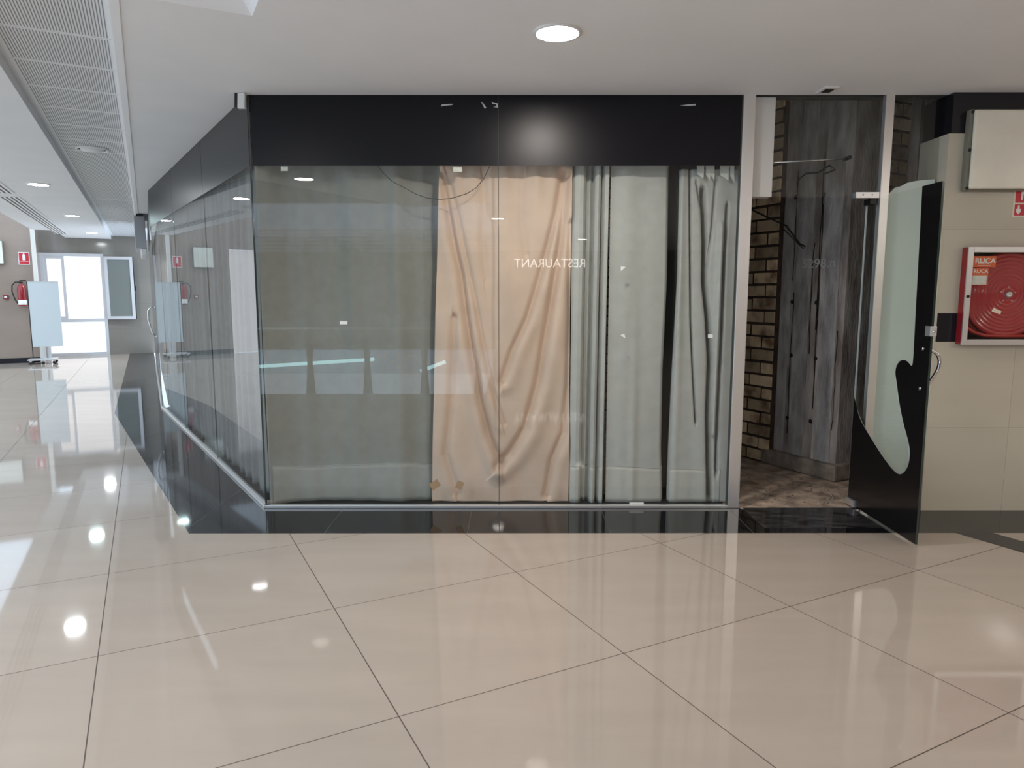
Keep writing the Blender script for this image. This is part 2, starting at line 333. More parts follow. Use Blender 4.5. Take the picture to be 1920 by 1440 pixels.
# walls
lw = MB().ab(18.3, 18.5, -9.5, -3.45-1.6, 0, 3.9); lw.ab(18.3, 18.5, -3.45, -2.10, 0, 3.9); lw.ab(18.3, 18.5, -5.05, -3.45, 2.55, 3.9); lw.ab(18.5, 20.0, -2.3, -2.14, 0, 3.9)
struct(lw.build('wall_left', 'wall_tan'), 'tan tiled wall at the left end of the corridor', 'wall')
fw = MB().ab(19.9, 20.1, -2.3, -2.14, 0, 3.2); fw.ab(19.9, 20.1, -2.14, -0.85, 2.42, 3.2); fw.ab(19.9, 20.1, -0.85, 4.0, 0, 3.2)
struct(fw.build('wall_far', 'wall_grey'), 'grey brown tiled wall at the far end of the corridor', 'wall')
struct(MB().ab(18.28, 18.3, -3.45, -2.10, 0, 0.11).build('baseboard_left', 'black_paint'), 'dark baseboard of the tan left wall', 'baseboard')
struct(MB().ab(18.25, 18.3, -2.10, -2.02, 0, 3.2).build('trim_5', 'warm_white'), 'pale upright edge strip at the end of the tan wall', 'trim')
# white doors further along the left wall, seen only as a reflection in the side glass
d3 = thing('door_3', P(18.35, -4.25, 0), 'tall white double door beyond the left edge, seen mirrored in the side glass', 'door', kind='structure')
MB().ab(18.36, 18.42, -5.04, -4.26, 0.01, 2.54).build('leaf', 'pane_lit', d3); MB().ab(18.36, 18.42, -4.24, -3.46, 0.01, 2.54).build('leaf', 'pane_lit', d3)
# right wall with black bands and the niche of the hose cabinet
WX = 2.85; WY = 4.77; NX0, NX1, NZ0, NZ1 = 3.005, 3.625, 1.18, 1.77
struct(MB().b(WX, 9, WY, 4.99, 0, 1.171).b(WX, 9, WY, 4.99, 1.364, 2.525-0).build('wall_right', 'wall_beige') if False else
       MB().b(WX, 9, WY, 5.1, 0, 1.171).b(WX, NX0, WY, 5.1, 1.364, 2.525).b(NX1, 9, WY, 5.1, 1.364, 2.525).b(NX0, NX1, WY, 5.1, NZ1, 2.525).b(NX0, NX1, 5.0, 5.1, 1.171, NZ1).build('wall_right', 'wall_beige'),
       'beige tiled wall to the right of the glass door', 'wall')
struct(MB().b(WX, 9, WY, 5.1, 2.525, CEIL).build('trim_6', 'black_paint'), 'black band along the top of the right wall', 'wall band')
struct(MB().b(WX, NX0, WY, 5.1, 1.171, 1.364).b(NX1, 9, WY, 5.1, 1.171, 1.364).build('trim_7', 'black_paint'), 'black band at mid height of the right wall', 'wall band')
struct(MB().box((WX-0.012, WY-0.002, 0), (0.012, 0, 0), (0, 0.33, 0), (0, 0, 2.525)).build('trim_8', 'wall_beige'), 'beige return of the right wall beside the glass panel', 'trim')
# enclosure behind the camera and at the right
struct(MB().b(9, 9.2, -12.4, 5.0, 0, 3.2).build('wall_right', 'wall_tan'), 'tan wall far out at the right', 'wall')
struct(MB().b(-0.4, 9, -12.6, -12.4, 0, 3.2).build('wall_back', 'gallery_dark'), 'dark shopfront wall behind the photographer', 'wall')

# shop shell (raw interior)
# ---- brick wall builder: individual bricks in one wall mesh, mortar sheet behind
def brick_wall(o, u, n, length, z0, z1, label, bl=0.275, bh=0.112, jt=0.021):
    o, u, n = Vector(o), Vector(u).normalized(), Vector(n).normalized()
    w = MB(); w.box(o+Z*z0-n*0.14, u*length, n*0.13, Z*(z1-z0)); ow = w.build('wall_shop', 'mortar'); struct(ow, label, 'brick wall')
    bm = bmesh.new(); lay = bm.faces.layers.float.new('shade') if False else None
    bb = MB(); shades = []; row = 0; z = z0+0.01
    while z+bh < z1:
        x = -(bl*0.5 if row % 2 else 0.0)+random.uniform(-.015, .015)
        while x < length:
            x0, x1 = max(x, 0), min(x+bl, length)
            if x1-x0 > 0.03:
                d = random.uniform(-0.004, 0.006); t = random.uniform(-.003, .003)
                nf = len(bb.bm.faces); bb.box(o+u*(x0+jt/2)+Z*(z+t)-n*0.02, u*(x1-x0-jt), n*(0.02+d), Z*(bh-jt+random.uniform(-.003, .002)), 0.004)
                shades += [random.random()**1.3]*(len(bb.bm.faces)-nf)
            x += bl
        z += bh; row += 1
    ob = bb.build('brickwork', 'brick', None)
    loc = ob.location.copy(); ob.parent = ow; ob.location = loc-ow.location
    at = ob.data.attributes.new('shade', 'FLOAT', 'FACE'); at.data.foreach_set('value', shades[:len(ob.data.polygons)])
    return ow
HI = 4.3
c_near = Vector((2.60, 5.57, 0)); c_left = c_near+A*0.66
brick_wall(c_left-B*0.05+A*-0.02, A, -B, 3.2, 0, HI, 'rough yellow brick wall inside the shop, left of the concrete column')
# concrete column with boards' marks
col = thing('wall_column', c_near+A*0.33+B*0.2, 'raw concrete column with board marks inside the doorway', 'column', kind='structure')
MB().box(c_near, B*0.42, A*0.66, Z*HI, 0.006).build('shaft', 'concrete', col)
pch = MB()
pch.box(c_near+A*0.06-B*0.012, B*0.014, A*0.17, Z*HI); pch.box(c_near+A*0.33-B*0.008, B*0.010, A*0.15, Z*HI)
pch.box(c_near+A*0.53-B*0.005, B*0.007, A*0.10, Z*HI)
pch.build('plaster_strip', 'concrete_light', col)
hz = MB()
for zz in (0.42, 0.95, 1.42, 2.3):
    for ua in (0.24, 0.50):
        q = c_near+A*(ua+random.uniform(-.02, .02))-B*0.016+Z*(zz+random.uniform(-.03, .03))
        hz.lathe(q, -B, [(0, 0.004), (0.012, 0.003), (0.019, -0.004), (0.014, -0.01)], 6)
for ua, z0, z1 in ((0.245, 0.55, 2.2), (0.255, 1.2, 2.6), (0.49, 0.3, 1.5), (0.31, 1.0, 1.9), (0.045, 0.4, 1.2), (0.505, 1.6, 2.5)):
    pts = [c_near+A*(ua+random.uniform(-.006, .006))-B*0.010+Z*(z0+(z1-z0)*k/9) for k in range(10)]
    hz.tube(pts, [random.uniform(.0015, .005) for _ in pts], 5)
hz.build('crack', 'crack', col)
MB().box(c_near-B*0.06-A*0.05, B*0.52, A*0.78, Z*0.13, 0.02).build('plinth', 'plinth', col)
text_mesh('chalk_number', '5298.n', 0.105, c_near+A*0.42-B*0.014+Z*1.70, -A, Z, 'chalk', col, 0.0012, xs=1.15)
brick_wall(c_near+B*0.42+A*0.10, B, -A, 0.40, 0, HI, 'rough brick strip inside the shop, right of the concrete column')
rc = thing('wall_column', c_near+B*1.3+A*0.1, 'streaked concrete wall seen above the glass door', 'column', kind='structure')
MB().box(c_near+B*0.80+A*0.02, B*1.6, A*0.35, Z*HI).build('shaft', 'concrete', rc)
ps = MB(); ps.box(c_near+B*0.97+A*0.012, B*0.10, A*0.010, Z*HI); ps.box(c_near+B*0.86+A*0.015, B*0.05, A*0.010, Z*HI); ps.box(c_near+B*1.2+A*0.014, B*0.12, A*0.010, Z*HI); ps.build('plaster_strip', 'concrete_light', rc)
q = MB()
for bb_ in (0.93, 0.955, 1.06):
    q.tube([c_near+B*(bb_+random.uniform(-.012, .012))+A*0.008+Z*(2.0+0.75*k/11) for k in range(12)], [random.uniform(.002, .007) for _ in range(12)], 5)
q.build('crack', 'crack', rc)
shell = MB(); shell.b(C0.x, 9.2, FY+.05, FY+.15, CEIL+.005, HI+.1); shell.box(SP(0, -.02, CEIL+.005), SD*SL, SN*-.1, Z*(HI+.1-CEIL)); shell.box(C1+B*.02+Z*(CEIL+.005), A*3.2, B*.1, Z*(HI+.1-CEIL)); shell.b(C1.x-0.2, 9, 11.5, 11.7, 0, HI); shell.b(8.8, 9, 5.1, 11.5, 0, HI);  # headers above the mall ceiling are unseen, added to keep outside light out
struct(shell.build('wall_shop', 'dark_paint'), 'dark rear walls of the empty shop, with unseen headers added to block light', 'wall')
struct(MB().prism([(C0.x, FY+.15, HI), (9, FY+.15, HI), (9, 11.7, HI), (C1.x, 11.7, HI), (C1.x, C1.y, HI)], (0, 0, 0.1)).build('ceiling', 'dark_paint'), 'dark raw ceiling of the empty shop', 'ceiling')

# ================================================================= SHOPFRONT
GT = 0.010
def pane(name, o, u, n, L, z0, z1, label, m='glass', edges=('l', 'r')):
    o, u, n = Vector(o), Vector(u), Vector(n)
    p = thing(name, o+u*(L/2), label, 'window', kind='structure')
    MB().box(o+Z*z0, u*L, -n*GT, Z*(z1-z0)).build('pane', m, p)
    e = MB()
    if 'l' in edges: e.box(o+Z*z0-u*0.0008, u*-0.0022, -n*GT, Z*(z1-z0))
    if 'r' in edges: e.box(o+Z*z0+u*(L+.0008), u*0.0022, -n*GT, Z*(z1-z0))
    if edges: e.build('glass_edge', 'glass_edge', p)
    return p
X = Vector((1, 0, 0)); NY = Vector((0, -1, 0))
SEAM = -0.09; P1X0, P1X1 = 1.512, 1.592; P2X0, P2X1 = 2.440, 2.498
pane('window_1', (C0.x, FY, 0), X, NY, SEAM-C0.x-0.003, 0.022, CEIL-.002, 'large left glass pane of the shopfront, from the corner to the seam')
pane('window_2', (SEAM+0.003, FY, 0), X, NY, P1X0-SEAM-0.006, 0.022, CEIL-.002, 'right glass pane of the shopfront beside the steel post', edges=('l',))
sl = [0, 1.66, 3.36, SL]
for i, nm in enumerate(('nearest glass pane of the receding side front', 'middle glass pane of the receding side front', 'farthest glass pane of the receding side front')):
    pane('window_%d' % (i+3), SP(sl[i]+.003), SD, SN, sl[i+1]-sl[i]-.006, 0.022, CEIL-.002, nm, 'glass_side')
n3 = -B
pane('window_6', C1, A, n3, 6.0, 0.022, CEIL-.002, 'glass front running away behind the far corner of the shop', 'glass_side')
pane('window_7', (P1X1+.002, FY+0.02, 0), X, NY, P2X0-P1X1-.004, 2.131, CEIL-.002, 'dark glass transom above the open doorway', edges=())
pane('window_8', (P2X1+.002, FY+0.035, 0), X, NY, WX-P2X1-.016, 0.022, CEIL-.002, 'fixed glass side panel behind the open door', edges=())
M['neut'] = M['seam']
struct(MB().b(SEAM-.0012, SEAM+.0012, FY-.001, FY+GT, 0.02, CEIL-.002).build('trim_9', 'seam'), 'dark silicone seam between the two front panes', 'seam')
struct(MB().b(C0.x+.1, P1X0, FY+.031, FY+.34, -.003, .002).build('trim_16', 'rubber'), 'dark inner sill behind the front glass', 'sill')
struct(MB().box(SP(.2, -.035, -.003), SD*(SL-.2), SN*-.22, Z*.005).build('trim_17', 'rubber'), 'dark inner sill behind the side glass', 'sill')
# steel base channel
struct(MB().b(C0.x-.01, P1X0, FY-0.014, FY+0.03, 0, 0.021, 0.003).build('trim_10', 'steel'), 'steel base channel under the front glass', 'base channel')
bc = MB(); bc.box(SP(-0.012, 0.014), SD*(SL+.02), SN*-0.044, Z*0.021, 0.003); struct(bc.build('trim_11', 'steel'), 'steel base channel under the receding side glass', 'base channel')
struct(MB().box(C1-B*0.014, A*6, B*0.04, Z*0.021).build('trim_12', 'steel'), 'steel base channel beyond the far corner', 'base channel')
# black fascia behind the glass
tag(MB().b(C0.x+0.02, SEAM-0.002, FY-0.0035, FY-0.0005, 2.331, CEIL-.003).build('fascia_panel', 'black_film'), 'matt black fascia band over the left front pane', 'fascia panel', 'black fascia bands')
tag(MB().b(SEAM+0.002, P1X0-.004, FY-0.0035, FY-0.0005, 2.331, CEIL-.003).build('fascia_panel', 'black_film'), 'black fascia band over the right front pane, with the lamp glow', 'fascia panel', 'black fascia bands')
for i, nm in enumerate(('nearest black fascia band on the receding side', 'middle black fascia band on the receding side', 'farthest black fascia band on the receding side')):
    tag(MB().box(SP(sl[i]+.004, 0.0035, 2.331), SD*(sl[i+1]-sl[i]-.007), SN*-0.003, Z*(CEIL-.003-2.331)).build('fascia_panel', 'black_film'), nm, 'fascia panel', 'black fascia bands')
tag(MB().box(C1-B*0.0035+A*.004+Z*2.331, A*5.9, B*0.003, Z*(CEIL-.003-2.331)).build('fascia_panel', 'black_film'), 'black fascia band beyond the far corner of the side glass', 'fascia panel', 'black fascia bands')
# torn film scraps at the top of the fascia, just behind the glass
def scrap(pts, label):
    tag(MB().prism([(x, FY-0.0046, z) for x, z in pts], (0, 0.0008, 0)).build('film_tear', 'scrape'), label, 'torn film')
def fz(px, py): # place on the front plane, used for small marks
    u = (px-960)/1328.8; v = (720-py)/1328.8; c, s_ = math.cos(0.12825), math.sin(0.12825)
    dy, dz = c+v*s_, -s_+v*c; t = (FY+0.011)/dy; return (u*t, 1.5+dz*t)
scrap([fz(827, 201), fz(829, 197), fz(848, 196), fz(849, 198), fz(831, 200)], 'thin pale tear in the black fascia, left of the seam')
scrap([fz(902, 192), fz(905, 193), fz(912, 203), fz(909, 205)], 'slanted pale tear in the black fascia beside the seam')
scrap([fz(922, 192), fz(933, 195), fz(934, 203), fz(925, 202), fz(931, 200), fz(930, 197), fz(923, 196)], 'hooked pale tear in the black fascia at the seam')
scrap([fz(1274, 199), fz(1290, 197), fz(1304, 196), fz(1303, 199), fz(1290, 200)], 'faint pale tear in the black fascia above the right curtain')

# ---------------------------------------------------------------- curtains
def curtain(name, m, x0, x1, z0, z1, fn, label, cat='curtain', nx=150, nz=120, thick=0.003, frame=None, yoff=0.0, group=None):
    """cloth sheet; fn(xs, zs) -> depth behind the glass plane, arrays"""
    u = np.linspace(0, 1, nx+1); v = np.linspace(0, 1, nz+1); UU, VV = np.meshgrid(u, v)
    def ed(e, V): return e(V) if callable(e) else e+0*V
    ZZ = z0+(z1-z0)*VV; XX = ed(x0, ZZ)*(1-UU)+ed(x1, ZZ)*UU
    D = fn(XX, ZZ)+(0.06 if frame is None else 0)
    vs = []
    for x, z, d in zip(XX.ravel(), ZZ.ravel(), D.ravel()):
        vs.append((x, FY+d, z) if frame is None else tuple(frame(x, d, z)))
    fs = []
    w = nx+1
    for j in range(nz):
        for i in range(nx):
            a = j*w+i; fs.append((a, a+1, a+w+1, a+w))
    me = bpy.data.meshes.new(name); me.from_pydata(vs, [], fs); me.polygons.foreach_set('use_smooth', [True]*len(fs))
    va = np.array(vs); c = (va.min(0)+va.max(0))/2; c[2] = va[:, 2].min(); me.transform(Matrix.Translation(-Vector(c)))
    me.materials.append(M[m]); o = bpy.data.objects.new(name, me); o.location = c; C.objects.link(o)
    so = o.modifiers.new('thickness', 'SOLIDIFY'); so.thickness = thick; so.offset = 0
    return tag(o, label, cat, group)
def wav(X_, Z_, comps): 
    d = 0*X_
    for amp, k, ph, sk in comps: d = d+amp*np.sin(k*(X_+sk*(Z_-1.2))+ph)
    return d
def gauss(X_, c, w): return np.exp(-((X_-c)/w)**2)
def hemline(fn, m, x0, x1, zf, parent, frame=None, n=120, off=0.006):
    hem_part(fn, x0, x1, zf, parent, hm='left_hem' if x0 < -1 else 'grey_hem')
    t = MB(); pts = []
    for i in range(n+1):
        x = x0+(x1-x0)*i/n; z = zf(x); d = float(fn(np.array([x]), np.array([z]))[0])-off+(0.06 if frame is None else 0)
        pts.append(Vector((x, FY+d, z)) if frame is None else frame(x, d, z))
    t.tube(pts, 0.0022, 5); o = t.build('hem_seam', m, None); l = o.location.copy(); o.parent = parent; o.location = l-parent.location
    return o
def hem_step(Z_, zh, d=0.0): return 0*Z_
def hem_part(fn, x0, x1, zf, parent, n=90, hm='grey_hem'):
    """the doubled cloth below the seam, lying over the lower edge of the curtain"""
    t = MB(); rows = []
    for j in range(9):
        row = []
        for i in range(n+1):
            x = x0+(x1-x0)*i/n; zt = zf(x); z = 0.004+(zt-0.004)*j/8
            d = float(fn(np.array([x]), np.array([z]))[0])+0.06
            row.append((x, FY+d, z))
        rows.append(row)
    V = [[(t.bm.verts.new((x, y-.0052, z)), t.bm.verts.new((x, y-.0024, z))) for x, y, z in r] for r in rows]
    for j in range(8):
        for i in range(n):
            for k in (0, 1): f = t.bm.faces.new((V[j][i][k], V[j][i+1][k], V[j+1][i+1][k], V[j+1][i][k])); f.smooth = True
    for i in range(n):
        for j in (0, 8): t.bm.faces.new((V[j][i][0], V[j][i+1][0], V[j][i+1][1], V[j][i][1]))
    for j in range(8):
        for i in (0, n): t.bm.faces.new((V[j][i][0], V[j+1][i][0], V[j+1][i][1], V[j][i][1]))
    o = t.build('hem', hm, None); l = o.location.copy(); o.parent = parent; o.location = l-parent.location; o['label'] = 'lighter doubled hem'
    return o
# left grey curtain
zh1 = lambda x: 0.272+0.012*np.sin(6.5*x+1.0)+0.006*np.sin(14*x)
def f1(x, z): return 0.105-0.125*np.clip((-1.50-x)/.2, 0, 1)**1.5+0.04*np.clip((x+0.62)/.1,0,1)+wav(x, z, [(.022, 9.0, 0.4, .02), (.013, 19, 1.0, -.03), (.006, 37, 2, .01)])*(0.55+0.45*(z/2.4))+hem_step(z, zh1(x))-0.012*gauss(x, -0.80, .05)-0.010*gauss(x, -1.30, .06)
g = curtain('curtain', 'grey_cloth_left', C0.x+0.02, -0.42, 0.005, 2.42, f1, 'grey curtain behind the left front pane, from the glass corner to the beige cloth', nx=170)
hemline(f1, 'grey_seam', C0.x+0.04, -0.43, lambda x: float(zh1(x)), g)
# beige cloth with swagged folds; fold lines as drawn on the cloth (x, z)
def seg_d(X_, Z_, pl_):
    best = np.full(X_.shape, 9.0); side = np.zeros(X_.shape)
    for (ax, az), (bx, bz) in zip(pl_, pl_[1:]):
        dx, dz = bx-ax, bz-az; L2 = dx*dx+dz*dz
        t = np.clip(((X_-ax)*dx+(Z_-az)*dz)/L2, 0, 1); ex, ez = X_-(ax+t*dx), Z_-(az+t*dz)
        d = np.hypot(ex, ez); sg = np.sign(dx*ez-dz*ex); m_ = d < best; best = np.where(m_, d, best); side = np.where(m_, sg, side)
    return best, side
FL = [([(820, 320), (830, 377), (842, 445), (858, 520), (868, 600), (880, 675), (893, 750), (912, 825), (935, 880)], .030, .030, 1),
      ([(832, 320), (852, 400), (868, 480), (885, 560), (900, 640), (918, 730), (940, 800)], .014, .022, 1),
      ([(1062, 325), (1050, 395), (1034, 460), (1015, 530), (994, 600), (965, 662), (945, 720)], .024, .028, -1),
      ([(1072, 330), (1060, 445), (1047, 530), (1036, 600), (1025, 662), (1015, 725), (990, 812), (960, 862), (937, 884)], .032, .034, -1),
      ([(1077, 420), (1076, 600), (1073, 730), (1064, 820), (1042, 872), (1030, 938)], .024, .030, -1),
      ([(845, 600), (838, 760), (828, 860), (850, 935)], .016, .03, 1),
      ([(900, 330), (902, 380), (897, 440), (905, 520)], .008, .03, 1), ([(985, 330), (983, 400), (992, 470)], .008, .03, -1)]
FLW = [([fz(*p) for p in q], a, w_, s_) for q, a, w_, s_ in FL]
def fb(x, z):
    d = 0.080+0*x
    for pl_, a, w_, s_ in FLW:
        a *= 1.7; w_ *= 1.35
        dd, sd = seg_d(x, z, pl_); q = dd*sd*s_
        d = d-0.55*a*np.exp(-((q+1.1*w_)/(1.3*w_))**2)+1.0*a*np.exp(-((q-0.45*w_)/(0.62*w_))**2)
    top = np.clip((z-1.9)/0.5, 0, 1)
    d = d+0.006*np.sin(x*58+1.0)*top+0.006*np.sin(x*23+z*3)+0.006*np.sin(z*7+x*9)
    return np.clip(d, 0.0, 0.15)
curtain('curtain', 'beige_cloth', lambda z: -0.577+0.083*np.clip(z/2.3, 0, 1)**1.2, lambda z: 0.408+0*z, 0.005, 2.40, fb, 'beige curtain draped in loose swags across the middle of the shopfront', nx=190, nz=300)
# pleated narrow grey curtain
def pl_fn(xs_, ds_):
    return lambda x: np.interp(x, xs_, ds_)
def f2(x, z):
    xs_ = [.40, .425, .455, .480, .498, .505, .53, .552, .562, .580, .598, .606, .628, .650, .660, .68]
    ds_ = [.10, .060, .045, .050, .085, .13, .105, .14, .065, .040, .060, .12, .045, .040, .10, .14]
    s_ = (z-1.2)*0.006
    return np.interp(x-s_, xs_, ds_)+hem_step(z, 0.270)
g = curtain('curtain', 'grey_cloth', 0.413, 0.668, 0.005, 2.42, f2, 'narrow grey curtain gathered in tight pleats beside the beige cloth', nx=130, nz=60)
hemline(f2, 'grey_seam', 0.416, 0.665, lambda x: 0.27, g)
zh3 = lambda x: 0.262+0.010*np.sin(9*x-5)
GL = sorted([fz(*p)[::-1] for p in ((1264, 312), (1261, 520), (1252, 700), (1249, 850), (1251, 946))])
GR = sorted([fz(*p)[::-1] for p in ((1284, 312), (1279, 520), (1269, 700), (1262, 850), (1259, 946))])
gl = lambda z: np.interp(z, [q[0] for q in GL], [q[1] for q in GL]); gr = lambda z: np.interp(z, [q[0] for q in GR], [q[1] for q in GR])
def f3(x, z):
    d = 0.068+wav(x, z, [(.009, 13, .5, .01), (.004, 29, 1, -.01)])-0.014*gauss(x, .86, .03)*np.clip(1.5-z, 0, 1)
    return d+0.05*np.clip((x-gl(z)+.03)/0.03, 0, 1)**2
g = curtain('curtain', 'grey_cloth', 0.672, gl, 0.005, 2.42, f3, 'flat grey curtain panel right of the tight pleats', nx=120, nz=100)
hemline(f3, 'grey_seam', 0.674, 1.085, lambda x: float(zh3(x)), g)
def groove(x, z, px, w_):
    dd, _ = seg_d(x, z, [fz(*p) for p in px]); return np.exp(-(dd/w_)**2)
def f4(x, z):
    d = 0.068+0*x
    d = d+0.05*np.clip((gr(z)+.014-x)/0.014, 0, 1)**1.5
    d = d+0.050*groove(x, z, ((1302, 300), (1303, 450), (1304, 600), (1308, 700), (1313, 800)), .008)
    d = d+0.11*groove(x, z, ((1327, 350), (1331, 450), (1330, 530), (1337, 600), (1341, 680), (1337, 780), (1339, 945)), .016)
    d = d+0.055*groove(x, z, ((1374, 380), (1368, 480), (1363, 620), (1354, 800), (1352, 900)), .010)
    d = d-0.030*groove(x, z, ((1361, 420), (1353, 620), (1344, 820)), .018)
    d = d+0.030*groove(x, z, ((1314, 335), (1322, 380)), .008)+0.03*groove(x, z, ((1352, 330), (1345, 420), (1336, 500)), .009)
    d = d-0.012*gauss(x, 1.16, .03)+0.004*np.sin(x*40+z*2)
    return np.clip(d, 0.022, 0.2)+hem_step(z, 0.246+0.005*np.sin(12*x))
g = curtain('curtain', 'grey_cloth', gr, 1.545, 0.005, 2.33, f4, 'crumpled grey curtain beside the left steel post, with white heading tape', nx=150, nz=170)
hemline(f4, 'grey_seam', 1.122, 1.49, lambda x: 0.246+0.005*math.sin(12*x), g)
# heading tape tufts at its top
tt = MB()
for cx, w_, h_ in ((1320, 14, 20), (1334, 9, 22), (1342, 9, 22), (1366, 18, 24), (1380, 8, 26)):
    a_, b_, c_, d_ = fz(cx-w_/2, 312), fz(cx+w_/2, 312), fz(cx+w_*0.30, 312+h_), fz(cx-w_*0.5, 312+h_*0.55)
    tt.prism([(a_[0], FY+.096, a_[1]+.02), (b_[0], FY+.094, b_[1]+.02), (c_[0], FY+.080, c_[1]), (d_[0], FY+.084, d_[1])], (0, .005, 0))
o = tt.build('heading_tape', 'tape_cloth', None); l = o.location.copy(); o.parent = g; o.location = l-g.location
o['label'] = 'white heading tape folded over the top'
# backing cloth added in near-black for the shade in the gap
curtain('curtain', 'gap_shade_cloth', 0.95, 1.57, 0.005, 2.42, lambda x, z: 0.235+0.008*np.sin(x*40), 'dark backing cloth added for the shade in the gap between the right grey curtains', nx=40, nz=6)
# side curtain
def sframe(x, d, z): return SP(x, -d, z)
def fs_(x, z): return 0.10+0.022*np.sin(x*26+0.5*np.sin(x*7))+0.010*np.sin(x*61+1)+0.004*np.sin(z*3+x*11)
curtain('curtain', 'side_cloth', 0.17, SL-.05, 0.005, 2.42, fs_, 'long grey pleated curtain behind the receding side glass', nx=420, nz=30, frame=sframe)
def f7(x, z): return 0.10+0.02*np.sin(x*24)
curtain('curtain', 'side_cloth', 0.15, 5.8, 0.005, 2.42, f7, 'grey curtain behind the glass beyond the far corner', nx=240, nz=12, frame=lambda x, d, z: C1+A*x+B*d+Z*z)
# curtain rails behind the fascia
tag(MB().tube([(C0.x+.15, FY+.12, 2.44), (P1X0-.02, FY+.12, 2.44)], 0.010, 8).build('curtain_rail', 'alu'), 'curtain rail hidden behind the front fascia', 'curtain rail')

# small things on and behind the front glass
def spot(cx, cy, w_, h_, label, m='sticker', tri=False, rot=0, depth=-0.0006, name='sticker', th=0.0006, cat='sticker', grp=None):
    pts = [(-w_/2, -h_/2), (w_/2, -h_/2), (w_/2, h_/2), (-w_/2, h_/2)] if not tri else [(-w_/2, -h_/2), (w_/2, h_*0.35), (-w_/2, h_/2)]
    c_, s_ = math.cos(rot), math.sin(rot); pp = []
    for dx, dy in pts:
        x, z = fz(cx+dx*c_-dy*s_, cy-(dx*s_+dy*c_)); pp.append((x, FY+depth-th, z))
    return tag(MB().prism(pp, (0, th, 0)).build(name, m), label, cat, grp)
spot(645, 605, 14, 6, 'small white sticker on the left front pane, over grey cloth', grp='small stickers on the front glass')
spot(1168, 504, 9, 9, 'upper triangular white sticker on the glass before the flat grey curtain', tri=True, grp='small stickers on the front glass')
spot(1168, 631, 9, 8, 'lower triangular white sticker on the glass before the flat grey curtain', tri=True, rot=-1.2, grp='small stickers on the front glass')
spot(1331, 630, 9, 7, 'small square white sticker on the glass before the crumpled curtain', grp='small stickers on the front glass')
spot(1193, 943, 27, 4, 'flat white sliver of paper at the foot of the front glass', grp='small stickers on the front glass', name='paper_scrap', cat='paper scrap')
spot(862, 909, 13, 15, 'brown tape square low on the glass before the beige cloth', 'brown_tape', rot=-0.35, name='tape_piece', cat='tape')
spot(816, 908, 18, 14, 'brown tape scrap low at the left edge of the beige cloth', 'brown_tape', rot=0.6, name='tape_piece', cat='tape')
spot(858, 317, 17, 10, 'pale tape piece under the fascia over the beige cloth', 'card_white', depth=0.013, th=0.001, name='tape_piece', cat='tape')
spot(533, 316, 13, 9, 'pale tape piece under the fascia at the left of the front pane', 'card_white', depth=0.013, th=0.001, name='tape_piece', cat='tape')
cpts = [fz(*q) for q in ((706, 306), (716, 322), (735, 340), (758, 352), (780, 364), (800, 371), (825, 374), (850, 371), (875, 363), (893, 352), (907, 335), (918, 312), (919, 300))]
tag(MB().tube([(x, FY+0.0135, z) for x, z in cpts], 0.0022, 6).build('cable', 'rubber'), 'thin dark cable looping down from the black fascia', 'cable')

# steel posts
for x0, x1, lab in ((P1X0, P1X1, 'brushed steel post left of the doorway'), (P2X0, P2X1, 'brushed steel post right of the doorway, behind the open glass door')):
    pt = thing('steel_post', ((x0+x1)/2, FY, 0), lab, 'post', 'steel posts of the doorway')
    MB().b(x0, x1, FY-0.012, FY+0.034, 0.0, CEIL, 0.004).build('shaft', 'steel', pt)
    if x0 < 2: MB().b(x0-.008, x0-.0005, FY-0.004, FY+.02, 0.022, CEIL).build('gasket', 'seam', pt)
# white casing panel behind the transom
wp = thing('casing_panel', (1.667, FY+.07, 2.13), 'off-white casing behind the transom, beside the left steel post', 'casing')
MB().b(1.597, 1.742, FY+.045, FY+.13, 2.137, CEIL-.002, 0.004).build('panel', 'white_panel', wp)
MB().b(1.599, 1.628, FY+.034, FY+.0452, 2.140, 2.170, 0.003).build('latch', 'white', wp)
rd = thing('support_rod', (1.98, FY+.06, 2.37), 'thin steel rod behind the transom glass with a dark clamp', 'rod')
MB().tube([(1.742, FY+.06, 2.362), (2.242, FY+.06, 2.387)], 0.0045, 8).build('rod', 'chrome', rd)
MB().tube([(2.232, FY+.0, 2.386), (2.232, FY+.085, 2.386)], 0.013, 10).build('clamp', 'dark', rd)
rd.location = (1.98, FY+.06, 2.37)
pf = thing('patch_fitting', (2.36, FY, 2.12), 'pale steel patch fitting at the transom corner above the door', 'hinge fitting')
MB().b(2.281, 2.438, FY-0.006, FY+0.046, 2.122, 2.163, 0.003).build('cover', 'alu', pf)
for xx in (2.33, 2.39): MB().lathe((xx, FY-0.006, 2.143), (0, -1, 0), [(0.006, 0), (0.006, 0.002), (0, 0.002)], 10).build('screw', 'chrome', pf)

